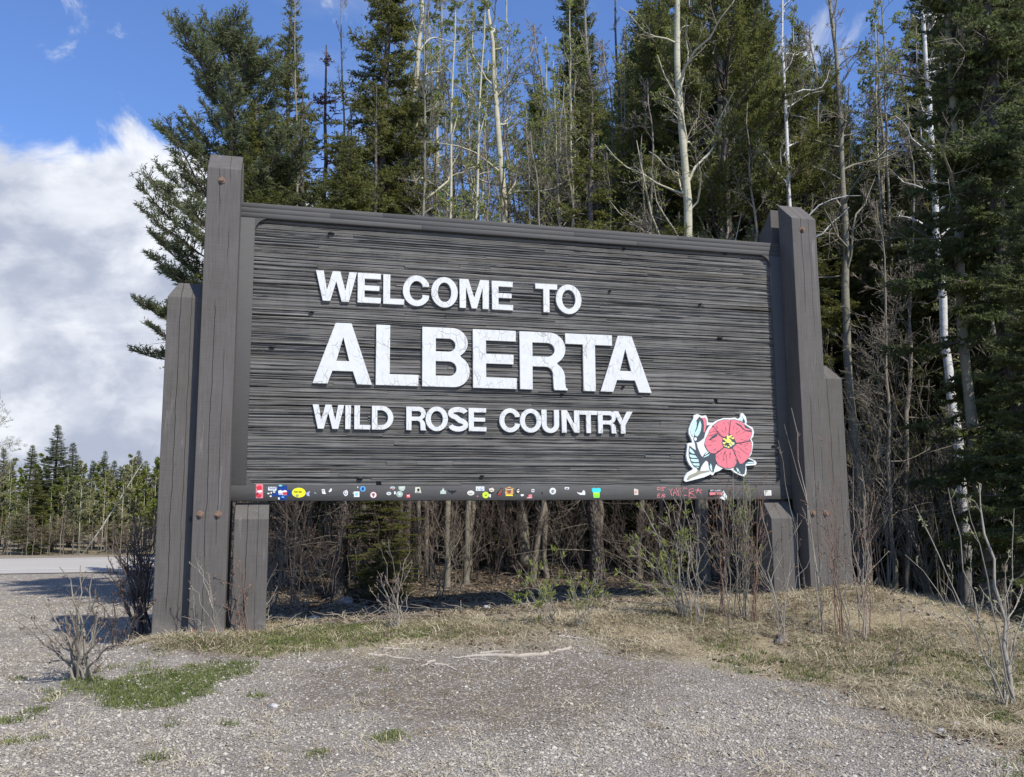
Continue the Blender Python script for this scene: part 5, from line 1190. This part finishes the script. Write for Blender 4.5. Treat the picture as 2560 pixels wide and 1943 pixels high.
shrub('willow_shrub', 1712, 1545, Z(1400, 1240, 1.907, (280, 360), (330, 180), (380, 30), (430, 130), (490, 10), (540, 40), (600, 60), (330, 240), (300, 320), (380, 220), (450, 200), (560, 120), (600, 30), (520, 300)), 'tall willow shrub covered in yellow-green leaves in front of the right half of the board', seed=10, mat='twig_pale', r=.010, kidn=5, leaf=2, lsize=(.035, .075), spreadY=.2)
shrub('sapling', 1860, 1545, Z(1640, 1000, 3, (700, 600, .009), (640, 480, .008), (590, 440, .008), (680, 780, .007), (560, 720, .006), (740, 700, .007)), 'leafing sapling whose tip crosses the painted rose', 'sapling', seed=11, mat='twig_pale', kidn=5, leaf=2, spreadY=.15)
for i, (px, py, pts) in enumerate([(1745, 1560, [(160, 640), (250, 700), (330, 850), (200, 620)]), (1800, 1545, [(430, 600), (500, 560), (530, 640), (400, 700)]), (1850, 1550, [(640, 640), (700, 610), (720, 780), (590, 560)]), (1885, 1560, [(820, 560), (760, 640), (700, 820), (840, 900)]), (1830, 1575, [(540, 700), (620, 760), (480, 620)])]):
    shrub('shrub', px, py, Z(1640, 1000, 3, *pts), ['bare thicket stems at the left of the thicket before the short right post', 'bare reddish stems in the middle of the thicket', 'bare stems crossing the black sticker', 'bare stems just left of the short right post', 'low bare stems at the foot of the thicket'][i], seed=20+i, mat=['twig_pale', 'twig_red', 'twig', 'twig_red', 'twig'][i], r=.008, kidn=7, kid2=3, spreadY=.3)
shrub('sapling', 1962, 1600, Z(1640, 1000, 3, (780, 760, .012), (1060, 850, .007), (790, 1160, .006), (700, 1100, .006), (1160, 1180, .006), (650, 900, .005)), 'smooth grey sapling in front of the short right post', 'sapling', seed=30, mat='twig_pale', kidn=3, kid2=2, spreadY=.1, rtop=.3)
shrub('sapling', 2056, 1588, Z(1640, 1000, 3, (1015, 60, .013), (960, 180, .008), (915, 300, .007), (1250, 830, .006), (1060, 1150, .005)), 'tall slim sapling with pointed buds against the tall right post', 'sapling', seed=31, mat='twig_pale', kidn=3, kid2=2, klen=(.12, .3), spreadY=.08)
for i, (px, py, pts, mt) in enumerate([(2110, 1595, [(1310, 300), (1390, 560), (1190, 600), (1300, 700), (1250, 640)], 'twig_red'), (2155, 1600, [(1430, 750), (1480, 500), (1550, 560), (1500, 800)], 'twig_pale'), (2175, 1590, [(1630, 620), (1500, 900), (1560, 760)], 'twig_red'), (2125, 1612, [(1320, 1000), (1400, 950), (1240, 1000)], 'twig')]):
    shrub('sapling', px, py, Z(1640, 1000, 3, *pts), ['reddish sapling growing up the front of the tall right post', 'pale sapling with buds right of the outer right post', 'reddish sapling right of the pale budding one', 'short twiggy sapling at the foot of the outer right post'][i], 'sapling', seed=40+i, mat=mt, r=.008, kidn=4, kid2=2, spreadY=.15)
shrub('sapling', 2520, 1765, Z(1400, 1240, 1.907, (2000, -60, .024), (1690, 40, .010), (1850, -40, .010), (1645, 280, .008), (1690, 450, .007), (2165, 60, .008), (2290, 190, .010), (2160, 250, .007), (1810, 390, .007), (2250, 600, .006), (1930, -20, .009)), 'budding grey-stemmed sapling at the right edge of the picture', 'sapling', seed=50, mat='twig_pale', kidn=4, kid2=2, klen=(.12, .32), leaf=1, leafmat='bud_pale', lsize=(.03, .055), spreadY=.25)
shrub('sapling', 2215, 1690, Z(1400, 1240, 1.907, (1650, 440, .006), (1740, 740, .005), (1800, 640, .005), (1640, 640, .004)), 'thin leaning sapling between the sign and the right edge', 'sapling', seed=51, mat='twig', kidn=3, kid2=2, spreadY=.1)
# thicket in the shade: right of the sign and below the board
for i, (px, Y, ty, w) in enumerate([(2150, 13.5, 1050, 90), (2210, 14.2, 800, 110), (2260, 14.8, 900, 120), (2320, 13.8, 1150, 100), (2385, 14.6, 1000, 130), (2440, 14.0, 1180, 110), (2500, 15, 1050, 120), (2120, 16, 950, 120), (2200, 17.5, 760, 150), (2340, 17, 850, 160), (2460, 17, 900, 150), (2550, 16, 1100, 140), (2270, 19, 700, 160), (2400, 19.5, 800, 160)]):
    rng = np.random.default_rng(300+i)
    tops = [(px+rng.normal(0, w*.75), ty+abs(rng.normal(0, 140))) for _ in range(7)]
    shrub('thicket_shrub', px, 0, tops, f"leafless {['grey', 'pale', 'dark'][i % 3]} thicket shrub {'far back' if Y > 16.4 else 'close'} in the shade, {'just right of the outer right post' if px < 2190 else 'between the grey and the white trunk' if px < 2330 else 'at the foot of the grey-green trunk' if px < 2470 else 'near the right edge'}", 'shrub', seed=300+i, mat=['twig', 'twig_pale', 'twig_dark'][i % 3], r=.011, kidn=8, kid2=4, Y=Y, group='thicket shrubs right of the sign', klen=(.2, .55), leaf=1 if i % 4 == 1 else 0)
for i, (px, Y, ty, w) in enumerate([(690, 13.5, 1180, 70), (735, 14.5, 1100, 60), (790, 15.5, 1230, 60), (665, 12.6, 1300, 40), (960, 14.5, 1230, 60), (1060, 16, 1150, 60), (1100, 14.6, 1200, 70), (1190, 17, 1200, 60), (1260, 18, 1150, 80), (1420, 17, 1180, 80), (1560, 16, 1200, 80), (1640, 15, 1150, 80), (870, 17, 1150, 70), (1340, 20, 1180, 80), (1850, 16, 1200, 70), (760, 12.9, 1380, 60), (640, 14.2, 1150, 60), (830, 14.6, 1200, 70), (900, 16.3, 1150, 70), (1010, 15.2, 1180, 70), (1080, 16.8, 1130, 80), (1150, 15.6, 1200, 70), (1230, 16.6, 1150, 80), (1310, 16, 1200, 80), (1390, 17.8, 1150, 80), (1460, 16.6, 1190, 80), (1530, 17.6, 1150, 80), (1590, 15.6, 1220, 70), (1690, 16.4, 1170, 80), (1790, 17, 1150, 80), (1880, 17.4, 1150, 80), (700, 16.6, 1130, 70), (980, 18, 1130, 90), (1180, 18.6, 1130, 90)]):
    rng = np.random.default_rng(400+i)
    tops = [(px+rng.normal(0, w*.8), ty+abs(rng.normal(0, 70))) for _ in range(6)]
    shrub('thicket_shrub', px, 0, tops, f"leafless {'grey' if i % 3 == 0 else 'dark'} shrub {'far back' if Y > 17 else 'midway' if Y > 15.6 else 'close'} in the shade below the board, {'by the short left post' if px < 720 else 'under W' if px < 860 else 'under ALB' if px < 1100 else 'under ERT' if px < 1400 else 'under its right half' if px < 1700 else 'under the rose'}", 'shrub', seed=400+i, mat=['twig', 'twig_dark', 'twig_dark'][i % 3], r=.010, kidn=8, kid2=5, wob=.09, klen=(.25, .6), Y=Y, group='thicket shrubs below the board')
# small shaded spruces seen under the board
for px, Y, tp, lb in ((960, 15, 1190, 'small green spruce with flat boughs hanging just below the board'), (1210, 19, 1250, 'small dark spruce low on the forest floor')):
    T_(SPR[2], 'spruce_tree', px, Y, tp-140, lb, 'spruce tree', wide=1.6)
for i, (px, Y, w) in enumerate([(717, 16.5, .13), (861, 18, .10), (915, 16, .11), (1492, 16.5, .15), (1365, 21, .12), (1600, 19, .12), (1015, 17.5, .09)]):
    x, y = xy(px, Y); tm = conifer(500+i, 12, w, .30, 1.5, 'spruce', 60) if i < 1 else tm
    plant(tm, 'spruce_tree', x, y, ['stout grey spruce trunk right of the short left post', 'thin spruce trunk left of the pale one in the shade', 'pale-footed spruce trunk in the shade below the board', 'thick dark spruce trunk below the right half of the board', 'dim spruce trunk left of the thick dark one', 'dim spruce trunk right of the thick dark one', 'spruce trunk in the cluster of stems below the middle of the board'][i], 'spruce tree', H=random.uniform(9, 11), wide=w/.13)

# ------------------------------------------------------------------ far side of the road
FC = [(130, 39, 1060, 0), (20, 41, 1150, 1), (60, 44, 1110, 3), (175, 44, 1105, 0), (85, 36.5, 1170, 2), (250, 47, 1125, 1), (235, 42, 1150, 3), (345, 48, 1125, 1), (300, 42, 1165, 2), (390, 44, 1140, 0), (420, 40, 1170, 2), (365, 38.5, 1150, 3), (330, 50, 1160, 0), (190, 50, 1160, 2), (0, 47, 1120, 0), (275, 50, 1150, 0), (450, 48, 1150, 1), (-60, 42, 1090, 0), (-120, 45, 1060, 1), (145, 50, 1160, 1), (500, 44, 1160, 0), (560, 46, 1160, 1), (110, 47, 1170, 2)]
for i, (px, Y, tp, v) in enumerate(FC):
    lb = 'tallest dense conifer across the road at the far left' if i == 0 else f"{['grey-green', 'yellowish', 'yellowish'][i % 3]} conifer across the road, {'at the far left' if px < 60 else 'beside the tallest one' if px < 210 else 'right of the leaning dead trunk' if px < 330 else 'next to the outer left post'}"
    T_(SPR[v], 'spruce_tree', px, Y, tp, lb, 'conifer', None if i == 0 else 'conifers across the road', wide=1.9, mat={'needles': ['pine', 'pine_warm', 'pine_warm'][i % 3]})
FA = [aspen(231, 9, .055, .25, 1.7, leaf=3.4, limbs=26, twig='twig_pale', split=False, lsz=(.09, .17)), aspen(232, 10, .06, .35, 1.6, leaf=2.6, limbs=24, twig='twig_pale', split=False, lsz=(.09, .17))]
for i in range(44):
    px = -60+i*12+random.uniform(-8, 8); Y = random.uniform(35.8, 40); tp = random.uniform(1125, 1240)
    T_(FA[(i//2) % 2], 'aspen_tree', px, Y, tp, f"young aspen with {'paler' if i % 2 == 0 else 'yellow-green'} fresh leaves across the road, {'at the far left' if px < 90 else 'left of the leaning dead trunk' if px < 210 else 'right of the leaning dead trunk' if px < 330 else 'next to the outer left post'}", 'aspen tree', 'young aspens across the road', mat={'leaves': 'bud_pale'} if i % 2 == 0 else None)
x, y = xy(212, 36.5); o = plant(ASP[4], 'leaning_tree', x, y, 'dead white trunk leaning to the right across the road', 'dead tree', H=5.6, rz=0, parts=('trunk',)); o.rotation_euler = (0, .55, 0)
for i in range(26):
    px = -40+i*19+random.uniform(-8, 8); Y = random.uniform(34.9, 36); x, y = xy(px, Y)
    plant(BARE[i % 2], 'roadside_shrub', x, y, f"{'reddish' if i % 2 == 0 else 'pale'} leafless shrub on the far verge of the road, {'at the far left' if px < 90 else 'left of the leaning dead trunk' if px < 210 else 'right of the leaning dead trunk' if px < 330 else 'next to the outer left post'}", 'shrub', 'leafless shrubs on the far verge', H=random.uniform(1.2, 2.3), mat={'twigs': 'twig_pale'} if i % 2 else {'twigs': 'twig_red'}, wide=1.5)
T_(BARE[1], 'bare_tree', -25, 30, 975, 'leafless tree reaching in from the left edge beyond the lot', 'bare tree', wide=1.3)

# ------------------------------------------------------------------ roots, branches, stones
def root(px0, pts, r, label, name='tree_root', cat='root', mat='root', seed=0, lift=.3, group=None):
    rng = np.random.default_rng(seed); g = [ground_at(*p) for p in pts]
    P = []
    for a, b in zip(g, g[1:]):
        for t in np.linspace(0, 1, 5)[:-1]: P.append(a*(1-t)+b*t)
    P.append(g[-1]); P = np.array(P); P[:, :2] += rng.normal(0, .012, (len(P), 2)); P[:, 2] = hgt(P[:, 0], P[:, 1])+r*lift
    R = r*np.interp(np.linspace(0, 1, len(P)), [0, .3, 1], [1, .9, .3])*rng.uniform(.85, 1.2, len(P))
    V, Fc = tubes(P[None], R[None], 7); c = V.mean(0); o = link(name, mesh(name, V-c, Fc, [M[mat]], smooth=True), None, tuple(c)); tag(o, label, cat, group)
Zr = lambda *p: Z(640, 1240, 2.911, *p)
root(0, Zr((2120, 1165), (1900, 1180), (1700, 1172), (1550, 1180), (1430, 1195)), .026, 'longest bleached root lying across the bare dirt', seed=1)
root(0, Zr((1550, 1195), (1650, 1200), (1750, 1218)), .013, 'short root just below the longest one', seed=2)
root(0, Zr((800, 1160), (950, 1175), (1080, 1190), (1185, 1212)), .017, 'long root left of the middle of the dirt', seed=3)
root(0, Zr((1300, 1205), (1260, 1225), (1218, 1252)), .016, 'short slanting root between the two long ones', seed=4)
root(0, Zr((1305, 1232), (1380, 1250), (1470, 1275)), .017, 'root slanting towards the viewer in the middle of the dirt', seed=5)
root(0, Zr((905, 1122), (990, 1120), (1065, 1124)), .016, 'short pale stick at the edge of the grass strip', seed=6, name='stick', cat='stick')
root(0, Zr((1060, 1090), (1180, 1082), (1340, 1090)), .010, 'thin pale stick along the grass strip', seed=7, name='stick', cat='stick')
root(0, Zr((1640, 1152), (1760, 1135), (1850, 1128)), .010, 'thin stick just above the longest root', seed=8, name='stick', cat='stick')
root(0, Z(1400, 1240, 1.907, (60, 728), (10, 740), (-40, 752)), .02, 'thick root end at the right end of the bare dirt', seed=9)
root(0, Z(1400, 1240, 1.907, (0, 675), (60, 682), (150, 690)), .016, 'pale root at the edge of the dry grass', seed=10)
def stone(px, py, s, label, seed, flatz=.6, mat='rock'):
    rng = np.random.default_rng(seed); g = ground_at(px, py); n, m = 7, 10; V = []
    for i in range(n):
        th = math.pi*i/(n-1)
        for j in range(m):
            ph = 2*math.pi*j/m; k = 1+.28*math.sin(3*ph+seed)*math.sin(2*th+seed)+rng.uniform(-.1, .1)*(0 < i < n-1)
            V.append((s*k*math.sin(th)*math.cos(ph), s*.8*k*math.sin(th)*math.sin(ph), s*flatz*k*math.cos(th)))
    idx = np.arange(n*m).reshape(n, m); Fc = np.stack([idx[:-1], np.roll(idx[:-1], -1, 1), np.roll(idx[1:], -1, 1), idx[1:]], -1).reshape(-1, 4)
    o = link('stone', mesh('stone', V, Fc, [M[mat]]), None, (g[0], g[1], g[2]+s*flatz*.35)); tag(o, label, 'stone')
stone(866, 1511, .13, 'pale stone in the shade below the left half of the board', 1)
stone(786, 1550, .07, 'small grey stone in the grass near the short left post', 2)
stone(1217, 1522, .05, 'small white stone in the shade below the middle of the board', 3)
stone(1950, 1613, .06, 'dark weathered stump-like stone in the dry grass before the right posts', 4, 1.0, 'bark')
stone(2355, 1833, .035, 'white stone in the leaves at the lower right', 5)
stone(2392, 1815, .03, 'grey stone behind the white one at the lower right', 6)
stone(684, 1772, .04, 'whitish stone in the gravel at the lower left', 7)
